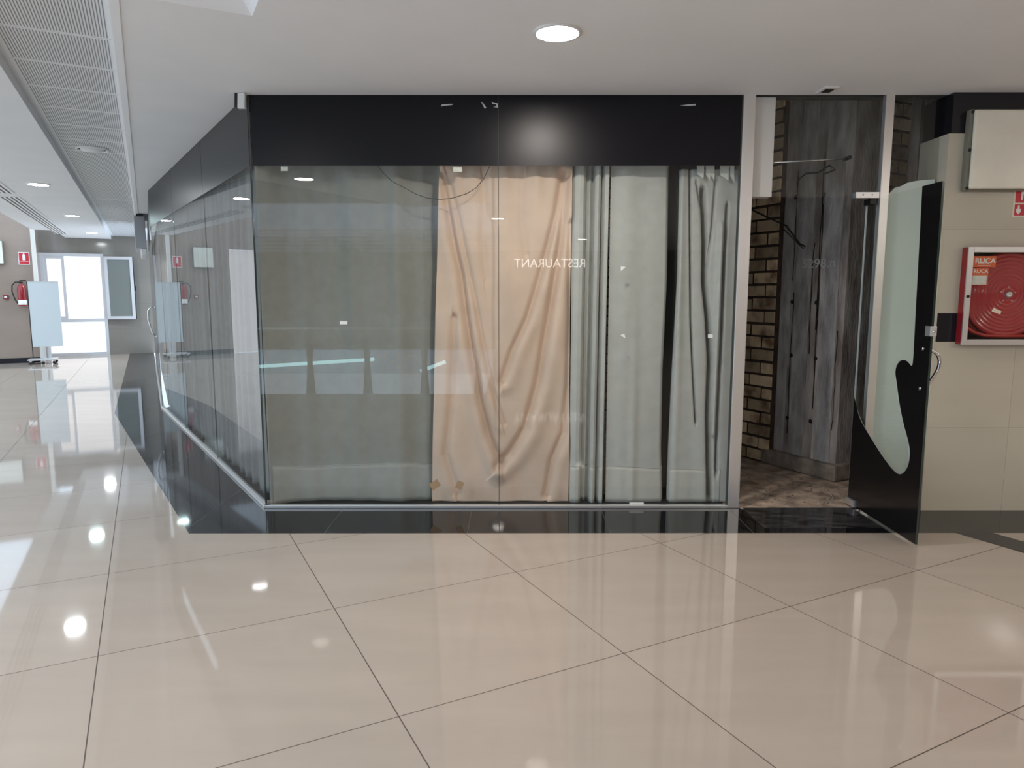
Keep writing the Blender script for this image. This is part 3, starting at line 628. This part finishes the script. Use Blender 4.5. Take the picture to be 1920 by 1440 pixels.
# open glass door: leaf plane x = const, from the pivot side out towards the camera
DX = 2.404; DY0, DY1 = 4.925, 4.068; DZ0, DZ1 = 0.012, 2.118
dr = thing('door_1', (DX, 4.86, 0), 'open glass shop door with black vinyl shapes, swung out towards the camera', 'door', kind='structure')
MB().b(DX, DX+0.010, DY1, DY0, DZ0, DZ1).build('leaf', 'door_glass', dr)
def dz(px, py):     # spot on the leaf plane
    u = (px-960)/1328.8; v = (720-py)/1328.8; c, s_ = math.cos(0.12825), math.sin(0.12825)
    t = DX/u; return (t*(c+v*s_), 1.5+t*(-s_+v*c))
cl = lambda y, z: (min(max(y, DY1), DY0), min(max(z, DZ0), DZ1))
def smooth_poly(pts, it=2):
    for _ in range(it):
        q = []
        for (a_, b_), (c_, d_) in zip(pts, pts[1:]): q += [(a_*.75+c_*.25, b_*.75+d_*.25), (a_*.25+c_*.75, b_*.25+d_*.75)]
        pts = [pts[0]]+q+[pts[-1]]
    return pts
outl = smooth_poly([dz(*p) for p in ((1601, 742), (1612, 785), (1634, 822), (1655, 855), (1672, 878), (1684, 889), (1692, 889), (1700, 880), (1705, 866), (1706, 845), (1703, 826), (1694, 795), (1686, 755), (1681, 715), (1678, 697), (1683, 681), (1692, 674), (1702, 677), (1711, 690), (1713, 665))], 2)
ytop = dz(1730, 345)[0]
outl = [cl(*p) for p in outl]
edge = [(DY0, outl[0][1])]+outl+[(ytop, DZ1), (DY1, DZ1), (DY1, DZ0), (DY0, DZ0)]
MB().prism([(DX-0.0012, y, z) for y, z in edge], (0.0010, 0, 0)).build('vinyl', 'vinyl', dr)
MB().tube([(DX-0.0016, y, z) for y, z in outl[4:-12]], 0.0014, 5).build('vinyl_edge', 'alu', dr)
MB().b(DX-.0014, DX+.0114, DY1-.0016, DY1-.0004, DZ0, DZ1).build('glass_edge', 'glass_edge', dr)
MB().b(DX-.0014, DX+.0114, DY0+.0004, DY0+.0022, DZ0, DZ1).build('glass_edge', 'alu', dr)
MB().b(DX-0.016, DX+0.026, DY0-.085, DY0+.004, 2.085, 2.121, .003).build('patch_fitting', 'dark', dr)
MB().b(DX-0.016, DX+0.026, DY0-.115, DY0+.004, 0.006, 0.055, .003).build('patch_fitting', 'steel', dr)
zc = dz(1740, 621)[1]; lk = MB().b(DX-0.008, DX+0.030, DY1-.004, DY1+0.050, zc-.028, zc+.030, 0.003).build('lock', 'alu', dr)
MB().lathe((DX+.012, DY1-.004, zc), (0, -1, 0), [(.007, 0), (.007, .006), (0, .008)], 12).build('lock_cylinder', 'chrome', dr)
hz0, hz1 = dz(1738, 655)[1], 1.5-0.56
hp = []
for k in range(25):
    t = k/24; zz = hz0+(hz1-hz0)*t; off = 0.075*math.sin(PI*min(1, t*1.05))**0.55 if t < 0.96 else 0.012
    hp.append((DX+0.010+max(0.0, 0.125*(math.sin(PI*t)**0.5)*(1-0.6*t)), DY1+0.07, zz))
MB().tube(hp, 0.011, 12).build('handle', 'chrome', dr)
for zz in (hz0, hz1): MB().lathe((DX-.0005, DY1+0.07, zz), (-1, 0, 0), [(.011, 0), (.011, .005), (0, .006)], 14).build('handle_screw', 'chrome', dr)
# frosted film on the fixed panel behind it, torn along its top
x0, x1 = P2X1+.006, WX-.03
tor = []
for px, py in ((1668, 362), (1678, 352), (1690, 349), (1700, 343), (1718, 339), (1740, 337), (1757, 336)):
    u = (px-960)/1328.8; v = (720-py)/1328.8; c, s_ = math.cos(0.12825), math.sin(0.12825); t = (FY+.03)/(c+v*s_); tor.append((min(max(u*t, x0), x1), 1.5+t*(-s_+v*c)))
tor = sorted(tor)
tag(MB().prism([(x0, FY+.032, 0.024), (x0, FY+.032, tor[0][1])]+[(x, FY+.032, z) for x, z in tor if x0+.003 < x < x1-.003]+[(x1, FY+.032, tor[-1][1]), (x1, FY+.032, 0.024)], (0, 0.0015, 0)).build('frosted_film', 'frost'), 'pale green frosted film with a torn top on the fixed panel behind the door', 'window film')

# things inside the doorway
rdp = c_near-B*0.02
tag(MB().tube([c_left-B*0.35+Z*2.22+A*0.1, c_left-B*0.08+Z*2.05-A*.12, c_near+A*0.44-B*0.03+Z*1.90, c_near+A*0.40-B*0.004+Z*1.875], 0.007, 8).tube([c_left-B*0.1+Z*2.03-A*.1, c_near+A*0.40-B*0.024+Z*1.855], 0.004, 8).build('conduit', 'rubber'), 'black conduit pair slanting down across the brick to the column', 'conduit')
tag(MB().tube([c_near+A*0.5-B*0.016+Z*2.42, c_near+A*0.42-B*0.02+Z*2.46, c_near+A*0.3-B*.02+Z*2.45, c_near+A*0.2-B*.018+Z*2.49, c_near+A*.14-B*.02+Z*2.45, c_near+A*.24-B*.02+Z*2.43], 0.006, 6).build('cable', 'rubber'), 'dark cable stub on the column, seen through the transom', 'cable')
rub = MB()
for i in range(90):
    x = random.uniform(1.7, 2.40); y = random.uniform(4.90, 5.7)
    if i > 60: x, y = random.uniform(2.2, 2.6), random.uniform(5.0, 5.45)
    s_ = random.uniform(.004, .014)
    rub.lathe((x, y, 0), (random.uniform(-.3, .3), random.uniform(-.3, .3), 1), [(0, -.003), (s_, 0), (s_*.8, s_*.5), (0, s_*.8)], 5)
tag(rub.build('rubble', 'plinth'), 'loose grit and plaster crumbs on the raw floor inside the doorway', 'rubble', kind='stuff')

# ================================================================= CEILING FIXTURES
def lamp(x, y, label, m='lamp_glow', r=0.105):
    t = thing('ceiling_lamp', (x, y, CEIL-0.012), label, 'ceiling lamp', 'round recessed ceiling lamps')
    MB().lathe((x, y, CEIL), (0, 0, -1), [(r+.016, 0), (r+.016, .006), (r+.004, .011), (r, .010), (r, 0)], 40).build('rim', 'white', t)
    MB().lathe((x, y, CEIL), (0, 0, -1), [(0, .0085), (r-.001, .0085)], 40).build('diffuser', m, t)
lamp(0.225, 3.705, 'round glowing lamp in the ceiling before the shopfront')
lamp(-5.63, 8.66, 'nearest of the three glowing lamps in the left ceiling strip', 'lamp_glow_neutral')
lamp(-7.36, 12.12, 'middle bluish lamp of the three in the left ceiling strip', 'lamp_glow_cool')
lamp(-9.05, 15.55, 'farthest of the three glowing lamps in the left ceiling strip', 'lamp_glow_neutral')
for x, y, w_ in ((-2.35, 1.42, 'upper left of the front glass'), (-0.25, -2.9, 'front glass just left of the seam'), (1.7, -7.7, 'front glass over the tight pleats'),
                (6.18, 1.1, 'far right, outside the picture'), (4.9, 0.3, 'added to brighten the right of the doorway'), (4.3, -0.55, 'added light right behind the photographer'), (4.4, -2.8, 'second row right behind the photographer'), (6.6, -2.2, 'added light, second row far right'), (7.6, 1.6, 'added light at the far right wall'), (7.0, 3.7, 'added light before the right wall'), (5.6, -6.0, 'corridor far behind on the right')):
    lamp(x, y, 'lamp behind the camera, mirrored at the '+w_ if 'glass' in w_ and 'photographer' not in w_ else 'ceiling lamp outside the picture, '+w_)  # most unseen lamps at the right are added to brighten that side
# slotted air grilles
def grille(a0, a1, label):
    t = thing('air_grille', P((a0+a1)/2, -1.55, CEIL-.01), label, 'air grille', 'linear air grilles of the left ceiling')
    MB().ab(a0, a1, -1.67, -1.43, CEIL-.008, CEIL-.001).build('frame', 'ceiling_trim', t)
    for k in range(4): MB().ab(a0+.02, a1-.02, -1.655+k*.056, -1.655+k*.056+.024, CEIL-.0095, CEIL-.008).build('slot', 'dark', t)
grille(7.0, 11.35, 'black slotted air grille at the left edge, the nearer one'); grille(11.75, 18.6, 'long black slotted air grille in the left ceiling, the farther one')
def diffuser(a, b_, r, label):
    t = thing('air_diffuser', P(a, b_, CEIL), label, 'air diffuser', 'round air diffusers of the ceiling channel')
    z = CEIL+0.073
    MB().lathe(P(a, b_, z), (0, 0, -1), [(r, 0), (r, .012), (r-.012, .016), (r-.02, .006), (r-.02, 0)], 40).build('ring', 'ceiling', t)
    MB().lathe(P(a, b_, z), (0, 0, -1), [(r-.02, 0.001), (r-.02, 0.004), (r-.04, .004), (r-.04, 0.001)], 40).build('gap', 'dark', t)
    MB().lathe(P(a, b_, z), (0, 0, -1), [(r-.04, 0), (r-.045, .02), (0, .026)], 40).build('disc', 'ceiling', t)
diffuser(8.0, -0.37, 0.14, 'round white air diffuser in the near part of the ceiling channel'); diffuser(15.7, -0.26, 0.15, 'small grey round diffuser far down the ceiling channel')
# flush square detector above the doorway
sd = thing('ceiling_sensor', (1.995, 4.70, CEIL), 'small white square sensor with dark eye in the ceiling above the doorway', 'sensor')
MB().b(1.955, 2.045, 4.62, 4.77, CEIL-.012, CEIL, .003).build('housing', 'white', sd); MB().b(1.972, 2.028, 4.655, 4.73, CEIL-.0135, CEIL-.0122).build('eye', 'dark', sd)
# corner motion sensor
ms = thing('motion_sensor', C0+Vector((-.03, -.03, 2.685)), 'white motion sensor box at the top corner of the shopfront glass', 'sensor')
o_ = C0+Vector((-0.045, -0.062, 2.682))
MB().box(o_, (0.047, 0, 0), (0, 0.028, 0), (0.006, 0, .097), .004).build('housing', 'white', ms); MB().box(o_+Vector((-.021, .004, .008)), (0.020, 0, 0), (0, 0.03, 0), (0.006, 0, .087), .003).build('backplate', 'dark', ms)
# grey casing on the far part
gb = thing('ceiling_casing', P(13.4, -.02, 2.2), 'grey casing hanging under the ceiling beside the far shop corner', 'casing')
MB().ab(13.3, 14.6, -0.10, 0.06, 2.22, CEIL-.03, .01).build('body', 'grey_box', gb); MB().ab(13.27, 13.32, -0.06, 0.04, CEIL-.045, CEIL-.001).build('bracket', 'dark', gb)
MB().ab(13.3, 14.6, -0.03, 0.06, 2.10, 2.219, .02).build('lower_flap', 'white', gb)
# pull handle on the far glass front
hd = thing('pull_handle', C1+A*1.2-B*.01+Z*1.0, 'bent steel pull handle on the glass front beyond the far corner', 'handle')
q = C1+A*1.35-B*0.001
MB().tube([q+Z*1.28, q-B*.05+Z*1.29, q-B*.085+Z*1.24, q-B*.09+Z*1.10, q-B*.05+Z*.93, q+Z*.86], .013, 10).build('bar', 'chrome', hd)
MB().lathe(q+Z*1.28, -B, [(.022, 0), (.022, .006), (0, .007)], 12).build('rosette', 'chrome', hd); MB().lathe(q+Z*.86, -B, [(.022, 0), (.022, .006), (0, .007)], 12).build('rosette', 'chrome', hd)

# ================================================================= RIGHT WALL THINGS
eb = thing('electrical_box', (3.12, WY, 2.15), 'cream plastic electrical box on the right wall, over the black band', 'electrical box')
MB().b(2.935, 3.365, WY-.055, WY, 2.155, 2.665, .012).build('body', 'ebox_side', eb)
MB().b(2.95, 3.35, WY-.082, WY-.056, 2.165, 2.655, .012).build('cover', 'ebox', eb)
for xx, zz in ((2.945, 2.645), (3.358, 2.645), (2.943, 2.41), (3.358, 2.41), (2.945, 2.17), (3.358, 2.17)):
    MB().lathe((xx, WY-.054, zz), (0, -1, 0), [(.010, 0), (.010, .008), (.004, .008), (.004, .003), (0, .003)], 12).build('screw', 'dark', eb)
# fire hose sign
sg = thing('fire_hose_sign', (3.39, WY, 1.99), 'red and cream fire hose sign with white arrow beside the electrical box', 'sign')
MB().b(3.29, 3.50, WY-.004, WY, 1.993, 2.285).build('plate', 'cream_sign', sg)
MB().b(3.302, 3.488, WY-.0052, WY-.0041, 2.085, 2.272).b(3.302, 3.488, WY-.0052, WY-.0041, 2.003, 2.075).build('red_field', 'red_sign', sg)
ic = MB(); y_ = WY-.0062
def fpoly(mb, pts, y, th=.001): mb.prism([(x, y, z) for x, z in pts], (0, th, 0))
fpoly(ic, [(3.330, 2.26), (3.375, 2.26), (3.375, 2.19), (3.355, 2.165), (3.350, 2.105), (3.340, 2.10), (3.338, 2.165), (3.326, 2.19)], y_)
ring = [(3.425+.045*math.cos(k*PI/12), 2.20+.045*math.sin(k*PI/12)) for k in range(24)]; fpoly(ic, ring, y_)
ic.build('hose_symbol', 'sign_white', sg)
aw = MB(); fpoly(aw, [(3.322, 2.068), (3.334, 2.068), (3.334, 2.045), (3.344, 2.045), (3.342, 2.025), (3.328, 2.010), (3.313, 2.025), (3.312, 2.045), (3.322, 2.045)], y_); aw.build('arrow_symbol', 'sign_white', sg)
# hose reel cabinet
hc = thing('fire_hose_cabinet', (3.315, WY, 1.157), 'red fire hose cabinet with glass front and aluminium frame on the right wall', 'fire hose cabinet')
CX0, CX1, CZ0, CZ1 = 2.985, 3.645, 1.157, 1.795; CF = WY-.058
bx = MB(); bx.b(CX0, CX0+.022, CF, WY, CZ0, CZ1); bx.b(CX1-.022, CX1, CF, WY, CZ0, CZ1); bx.b(CX0+.022, CX1-.022, CF, WY, CZ0, CZ0+.022); bx.b(CX0+.022, CX1-.022, CF, WY, CZ1-.022, CZ1)
bx.build('case', 'red', hc)
ins = MB(); ins.b(NX0, NX0+.012, WY, 4.985, NZ0, NZ1); ins.b(NX1-.012, NX1, WY, 4.985, NZ0, NZ1); ins.b(NX0, NX1, 4.975, 4.995, NZ0, NZ1); ins.b(NX0+.012, NX1-.012, WY, 4.975, NZ0, NZ0+.01); ins.b(NX0+.012, NX1-.012, WY, 4.975, NZ1-.01, NZ1)
ins.build('inner_case', 'dark', hc)
fr = MB(); w_ = .034
fr.b(CX0-.002, CX0+w_, CF-.012, CF-.0005, CZ0-.002, CZ1+.002, .002); fr.b(CX1-w_, CX1+.002, CF-.012, CF-.0005, CZ0-.002, CZ1+.002, .002)
fr.b(CX0+w_, CX1-w_, CF-.012, CF-.0005, CZ0-.002, CZ0+w_, .002); fr.b(CX0+w_, CX1-w_, CF-.012, CF-.0005, CZ1-w_, CZ1+.002, .002)
dfr = fr.build('door', 'alu', hc)
def sub(mb, name, m, par):
    o = mb.build(name, m); l = o.location.copy(); o.parent = par
    wl = Vector((0, 0, 0)); p_ = par
    bpy.context.view_layer.update(); wl = par.matrix_world.translation
    o.location = l-wl; return o
bpy.context.view_layer.update()
def child(mb, name, m, par): # child of a mesh part that sits at world coordinates (its matrix is identity in the world)
    o = mb.build(name, m, None); l = o.location.copy(); o.data.transform(Matrix.Translation(l)); o.location = (0, 0, 0); o.parent = par; return o
child(MB().b(CX0+w_, CX1-w_, CF-.008, CF-.004, CZ0+w_, CZ1-w_), 'pane', M['glass'], dfr)
child(MB().lathe((CX0+.016, CF-.012, 1.475), (0, -1, 0), [(.011, 0), (.011, .004), (.004, .004), (.004, .001), (0, .001)], 14), 'lock', M['dark'], dfr)
hx, hzc = 3.325, 1.487
prof = [(0, .02), (.018, .02), (.02, .012), (.05, .010)]
for k in range(9):
    r_ = .06+k*.024; prof += [(r_, .010), (r_+.010, .010), (r_+.014, .015), (r_+.018, .015)]
prof += [(.285, .010), (.288, .003), (.288, -.004), (0, -.004)]
MB().lathe((hx, 4.80, hzc), (0, -1, 0), prof, 56).build('reel', 'red_disc', hc)
MB().lathe((hx, 4.78, hzc), (0, -1, 0), [(.022, -.01), (.022, .008), (.014, .012), (.006, .013), (.005, .009), (0, .009)], 20).build('hub', 'alu', hc)
for k in range(5): 
    an = k*2*PI/5+.3; MB().lathe((hx+.05*math.cos(an), 4.789, hzc+.05*math.sin(an)), (0, -1, 0), [(.006, 0), (.005, .004), (0, .005)], 8).build('rivet', 'alu', hc)
hose = [(hx+(.285+.006*math.sin(k*.8))*math.cos(an), 4.85, max(hzc+.29*math.sin(an), NZ0+.028)) for k, an in enumerate([PI*(.97+k*.035) for k in range(30)])]
MB().tube(hose, .016, 10).build('hose', 'red_bright', hc)
hose2 = [(NX0+.03, 4.80, 1.31), (NX0+.05, 4.80, 1.275), (NX0+.11, 4.795, 1.235), (NX0+.19, 4.79, 1.212), (NX0+.33, 4.79, 1.208), (NX1-.04, 4.79, 1.21)]
MB().tube(hose2, .012, 10).build('hose', 'red_bright', hc)
# maintenance cards inside the pane
yc = CF-.003
def card(x0, x1, z0, z1, label, foot=None):
    t = thing('maintenance_card', ((x0+x1)/2, yc, z0), label, 'card', 'orange cards behind the cabinet glass')
    MB().b(x0, x1, yc, yc+.0012, z0, z1).build('card', 'orange', t)
    text_mesh('lettering', 'RUCA', (x1-x0)*.30, (x0+(x1-x0)*.08, yc-.0004, z1-(x1-x0)*.30), X, Z, 'sign_white', t, .0006, xs=1.12)
    return t
ca = card(CX0+w_+.003, 3.172, 1.665-.0, 1.737, 'upper orange card with white lettering behind the hose cabinet glass')
for k in range(3): MB().b(3.055, 3.115+.012*k, yc-.0008, yc-.0001, 1.698-.012*k, 1.7005-.012*k).build('printed_line', 'sign_white', ca)
cb_ = card(CX0+w_+.003, 3.128, 1.548, 1.660, 'lower orange card with a pale form behind the hose cabinet glass')
MB().b(3.026, 3.120, yc-.0008, yc-.0001, 1.552, 1.612).build('form_field', 'card_white', cb_)
tag(MB().prism([(3.168, CF-.0093, 1.378), (3.226, CF-.0093, 1.357), (3.232, CF-.0093, 1.378), (3.178, CF-.0093, 1.400)], (0, .0010, 0)).build('sticker', 'cream_sign'), 'cream sticker stuck aslant on the hose cabinet glass', 'sticker')

# ================================================================= LEFT END OF THE CORRIDOR
FA = 19.9
d2 = thing('door_2', P(FA, -1.5, 0), 'white framed glazed door at the far end, glowing with daylight', 'door', kind='structure')
def frm(mb, b0, b1, z0, z1, w_, a0, a1):
    mb.ab(a0, a1, b0, b0+w_, z0, z1); mb.ab(a0, a1, b1-w_, b1, z0, z1); mb.ab(a0, a1, b0+w_, b1-w_, z1-w_, z1); mb.ab(a0, a1, b0+w_, b1-w_, z0, z0+w_)
f_ = MB(); frm(f_, -2.14, -0.85, 0.0, 2.42, .07, FA-.06, FA+.05); f_.ab(FA-.06, FA+.05, -2.07, -.92, .80, .88); f_.build('frame', 'frame_white', d2)
f_ = MB(); frm(f_, -2.07, -1.66, .88, 2.35, .06, FA-.05, FA-.01); f_.build('sash', 'frame_white', d2)
MB().ab(FA-.03, FA-.015, -2.01, -1.72, .94, 2.29).build('pane', 'pane_lit', d2)
MB().ab(FA-.03, FA-.015, -1.655, -.925, .885, 2.345).build('pane', 'pane_lit', d2)
MB().ab(FA-.03, FA-.015, -2.065, -.925, .075, .795).build('pane', 'pane_lit', d2)
# casement swung out over the wall to the right
cs = thing('window_9', P(FA-.1, -.5, .87), 'white framed casement swung open against the wall at the far end', 'window', kind='structure')
h0 = P(FA-.07, -.84, 0); cu = (B*0.985-A*0.17).normalized(); cn = Vector((cu.y, -cu.x, 0))
f_ = MB(); Lc = .62; z0, z1 = .86, 2.36; w_ = .07
f_.box(h0+Z*z0, cu*w_, cn*.045, Z*(z1-z0)); f_.box(h0+cu*(Lc-w_)+Z*z0, cu*w_, cn*.045, Z*(z1-z0)); f_.box(h0+cu*w_+Z*z0, cu*(Lc-2*w_), cn*.045, Z*w_); f_.box(h0+cu*w_+Z*(z1-w_), cu*(Lc-2*w_), cn*.045, Z*w_)
f_.build('sash', 'frame_white', cs)
MB().box(h0+cu*w_+cn*.015+Z*(z0+w_), cu*(Lc-2*w_), cn*.012, Z*(z1-z0-2*w_)).build('pane', 'pane_dim', cs)
MB().box(h0+cu*(Lc+.001)+Z*(z0), cu*.012, cn*.04, Z*(z1-z0)).build('gasket', 'dark', cs)
MB().box(h0+cu*(Lc+.014)+cn*.01+Z*1.55, cu*.02, cn*.02, Z*.12, .004).build('handle', 'dark', cs)
# board on castors
ba = 17.9; sc = ba/17.0
bs = thing('display_board', P(ba, -1.95, 0), 'pale free-standing board on a wheeled foot before the far door', 'board')
bz = lambda z: 1.5+(z-1.5)*sc
MB().ab(ba, ba+.03, -2.071*sc, -1.552*sc, bz(.42), bz(1.708), .004).build('panel', 'board', bs)
MB().ab(ba-.004, ba+.034, -2.085*sc, -2.073*sc, bz(.20), bz(1.715)).build('side_rail', 'dark', bs)
MB().ab(ba-.004, ba+.034, -2.073*sc, -1.552*sc, bz(1.7085), bz(1.722)).build('top_rail', 'alu', bs)
MB().ab(ba+.005, ba+.025, -1.99, -1.955, .10, bz(.42)).ab(ba+.005, ba+.025, -1.91, -1.86, .10, bz(.42)).build('support', 'alu', bs)
MB().ab(ba-.20, ba+.20, -2.27, -1.75, .085, .11, .004).build('foot_plate', 'alu', bs)
for k, (da, bb_) in enumerate(((-.17, -2.22), (-.17, -1.80), (.17, -2.22), (.17, -1.80), (-.17, -2.0))):
    cst = MB().ab(ba+da-.012, ba+da+.012, bb_-.02, bb_+.02, .05, .0845).build('castor', 'alu', bs)
    child(MB().lathe(P(ba+da-.012, bb_, .035), A, [(0, 0), (.030, 0), (.035, .006), (.035, .020), (.030, .026), (0, .026)], 16), 'wheel', M['rubber'], cst)
LA = 18.28+.02
def lz(x): return x
# extinguisher hung on the tan wall
ea, ebb = 18.3-.09, -2.33
ex = thing('fire_extinguisher', P(ea, ebb, 1.25), 'red fire extinguisher hung on the tan wall behind the board', 'fire extinguisher')
MB().lathe(P(ea, ebb, 1.22), Z, [(0, 0), (.072, 0), (.078, .012), (.078, .36), (.06, .42), (.028, .455), (.026, .48), (0, .48)], 24).build('cylinder', 'red', ex)
MB().lathe(P(ea, ebb, 1.245), Z, [(.0785, 0), (.0788, .10), (.0785, .10)], 24).build('label', 'sign_white', ex)
MB().ab(ea-.03, ea+.03, ebb-.03, ebb+.03, 1.70, 1.73).ab(ea-.02, ea+.02, ebb-.02, ebb+.09, 1.745, 1.765).build('valve', 'dark', ex)
MB().tube([P(ea, ebb-.02, 1.72), P(ea, ebb-.10, 1.72), P(ea, ebb-.16, 1.65), P(ea, ebb-.17, 1.52), P(ea, ebb-.13, 1.36), P(ea, ebb-.085, 1.27)], .012, 8).build('hose', 'rubber', ex)
sg2 = thing('extinguisher_sign', P(18.28, -2.25, 2.08), 'red and white extinguisher sign high on the tan wall at left', 'sign')
MB().ab(18.29, 18.298, -2.35, -2.147, 2.085, 2.35).build('plate', 'sign_white', sg2)
MB().ab(18.287, 18.2895, -2.335, -2.162, 2.165, 2.335).ab(18.287, 18.2895, -2.335, -2.162, 2.10, 2.155).build('red_field', 'red_sign', sg2)
MB().ab(18.284, 18.2868, -2.275, -2.222, 2.18, 2.295).ab(18.284, 18.2868, -2.262, -2.235, 2.295, 2.32).build('extinguisher_symbol', 'sign_white', sg2)
al = thing('alarm_button', P(18.28, -2.63, 1.36), 'small red alarm call point on the tan wall at far left', 'alarm button')
MB().ab(18.25, 18.299, -2.67, -2.58, 1.36, 1.45, .006).build('housing', 'red', al); MB().ab(18.246, 18.2495, -2.65, -2.60, 1.385, 1.425).build('button', 'sign_white', al)
e2_ = thing('electrical_box', P(18.25, -2.8, 2.1), 'pale plastic box on the tan wall, cut by the left photo edge', 'electrical box')
MB().ab(18.22, 18.299, -3.05, -2.585, 2.09, 2.575, .015).build('body', 'ebox_side', e2_); MB().ab(18.20, 18.2195, -3.04, -2.60, 2.10, 2.565, .008).build('cover', 'ebox', e2_)

# ================================================================= BEHIND THE PHOTOGRAPHER (seen mirrored in the glass)
by = -0.84
rl = thing('balustrade', (-3.0, by, 0), 'dark balustrade with glass infill at the open well, seen mirrored in the shopfront', 'balustrade')
MB().b(-6.0, -.45, by-.03, by+.03, .70, .92, .01).build('handrail', 'gallery_dark', rl)
MB().tube([(-6.0, by, .965), (-.45, by, .965)], .022, 10).build('top_tube', 'chrome', rl)
for x in (-5.6, -4.7, -3.85, -3.0, -2.15, -1.3, -.5):
    MB().prism([(x-.07, by, 0), (x+.07, by, 0), (x+.035, by, .45), (x+.06, by, .86), (x-.06, by, .86), (x-.035, by, .45)], (0, .03, 0)).build('baluster', 'gallery_dark', rl)
struct(MB().b(-6.2, -.4, -1.05, -.8, -.55, -0.2).build('trim_13', 'slab_white'), 'white edge of the gallery floor at the open well', 'trim')
# opposite gallery
og = thing('wall_gallery', (-6, -9, -4), 'far gallery of the mall across the open well', 'gallery', kind='structure')
m_ = MB()
for z0, z1 in ((-.6, 0.02), (3.1, 3.75), (6.2, 6.8)): m_.b(-14, -.4, -9.0, -8.8, z0, z1)
tag(m_.build('trim_15', 'slab_white'), 'white slab edges of the far gallery', 'slab edge', kind='structure')
m_ = MB()
for k in range(5): m_.b(-14, -.4, -9.3-.5*k, -9.15-.5*k, 2.95-.07*k, 3.02-.07*k)
tag(m_.build('ceiling', 'slab_white'), 'white blades under the ceiling of the far gallery', 'ceiling', kind='structure')
m_ = MB(); m_.b(-14, -.4, -12.4, -12.2, 0.02, 3.1); m_.b(-14, -.4, -12.4, -12.2, 3.7, 6.4); m_.build('rear_wall', 'gallery_dark', og)
tag(MB().b(-14, -.4, -12.4, -9.0, -.2, 0.0).build('floor', 'warm_white'), 'pale floor of the far gallery', 'floor', kind='structure')
tag(MB().b(-14, -.4, -8.86, -8.82, 0.05, .95).build('trim_14', 'gallery_dark'), 'dark parapet of the far gallery', 'parapet', kind='structure')
tag(MB().b(-14, -.4, -12.4, -9.0, 3.02, 3.1).build('ceiling', 'ceiling'), 'white soffit of the far gallery', 'ceiling', kind='structure')
tag(MB().b(-14.2, -.2, -12.4, -1.0, -4.2, -4.0).build('floor', 'gallery_light'), 'bluish lower floor at the foot of the open well', 'floor', kind='structure')
for x0, x1, y_, z_ in ((-7.5, -3.55, -8.5, -.45), (-2.35, -1.7, -8.4, -.50)):
    tag(MB().tube([(x0, y_, z_), (x1, y_, z_+.25)], .045, 8).build('light_tube', 'tube_cyan'), ('long' if x0 < -5 else 'short')+' cyan light tube in the open well, seen mirrored in the front glass', 'light tube', 'cyan light tubes in the well')
gp = [(-3.6+.05*k, -8.1, -.35+.25*abs(math.sin(k*.22))) for k in range(60)]
gm = MB()
for p_ in gp:
    gm.lathe((p_[0]+random.uniform(-.02, .02), p_[1], p_[2]+random.uniform(-.04, .04)), Z, [(0, -.02), (.02, 0), (0, .02)], 5)
tag(gm.build('tinsel_garland', 'garland'), 'gold tinsel garland along the far gallery, seen mirrored in the glass', 'garland', kind='stuff')
for x, z, s_ in ((-4.4, 2.2, .8), (-2.5, 2.1, .7)):
    t = thing('potted_tree', (x, -9.8, 0), ('larger' if s_ > .75 else 'smaller')+' potted tree on the far gallery, seen mirrored in the glass', 'tree', 'potted trees on the far gallery')
    lm = MB()
    for _ in range(70):
        v_ = Vector((random.gauss(0, 1), random.gauss(0, 1), random.gauss(0, 1))).normalized()*s_*random.uniform(.5, 1)*.7
        lm.lathe(Vector((x, -9.8, z))+v_, v_, [(0, -.05), (.12, 0), (.09, .08), (0, .12)], 5)
    lm.build('foliage', 'leaf', t); MB().tube([(x, -9.8, .3), (x, -9.8, z)], .04, 8).build('trunk', 'gallery_dark', t)
    MB().lathe((x, -9.8, 0), Z, [(0, 0), (.2, 0), (.26, .4), (.22, .4), (.2, .3), (0, .3)], 18).build('pot', 'gallery_dark', t)
rs = thing('shop_sign', (1.1, -12.35, 2.3), 'white lit RESTAURANT sign on the wall behind, readable mirrored in the glass', 'sign')
MB().b(-.1, 2.6, -12.399, -12.38, 2.05, 2.75).build('board', 'gallery_dark', rs)
text_mesh('lettering', 'RESTAURANT', .38, (2.27, -12.372, 2.27), -X, Z, 'letters', rs, .006, xs=.94)
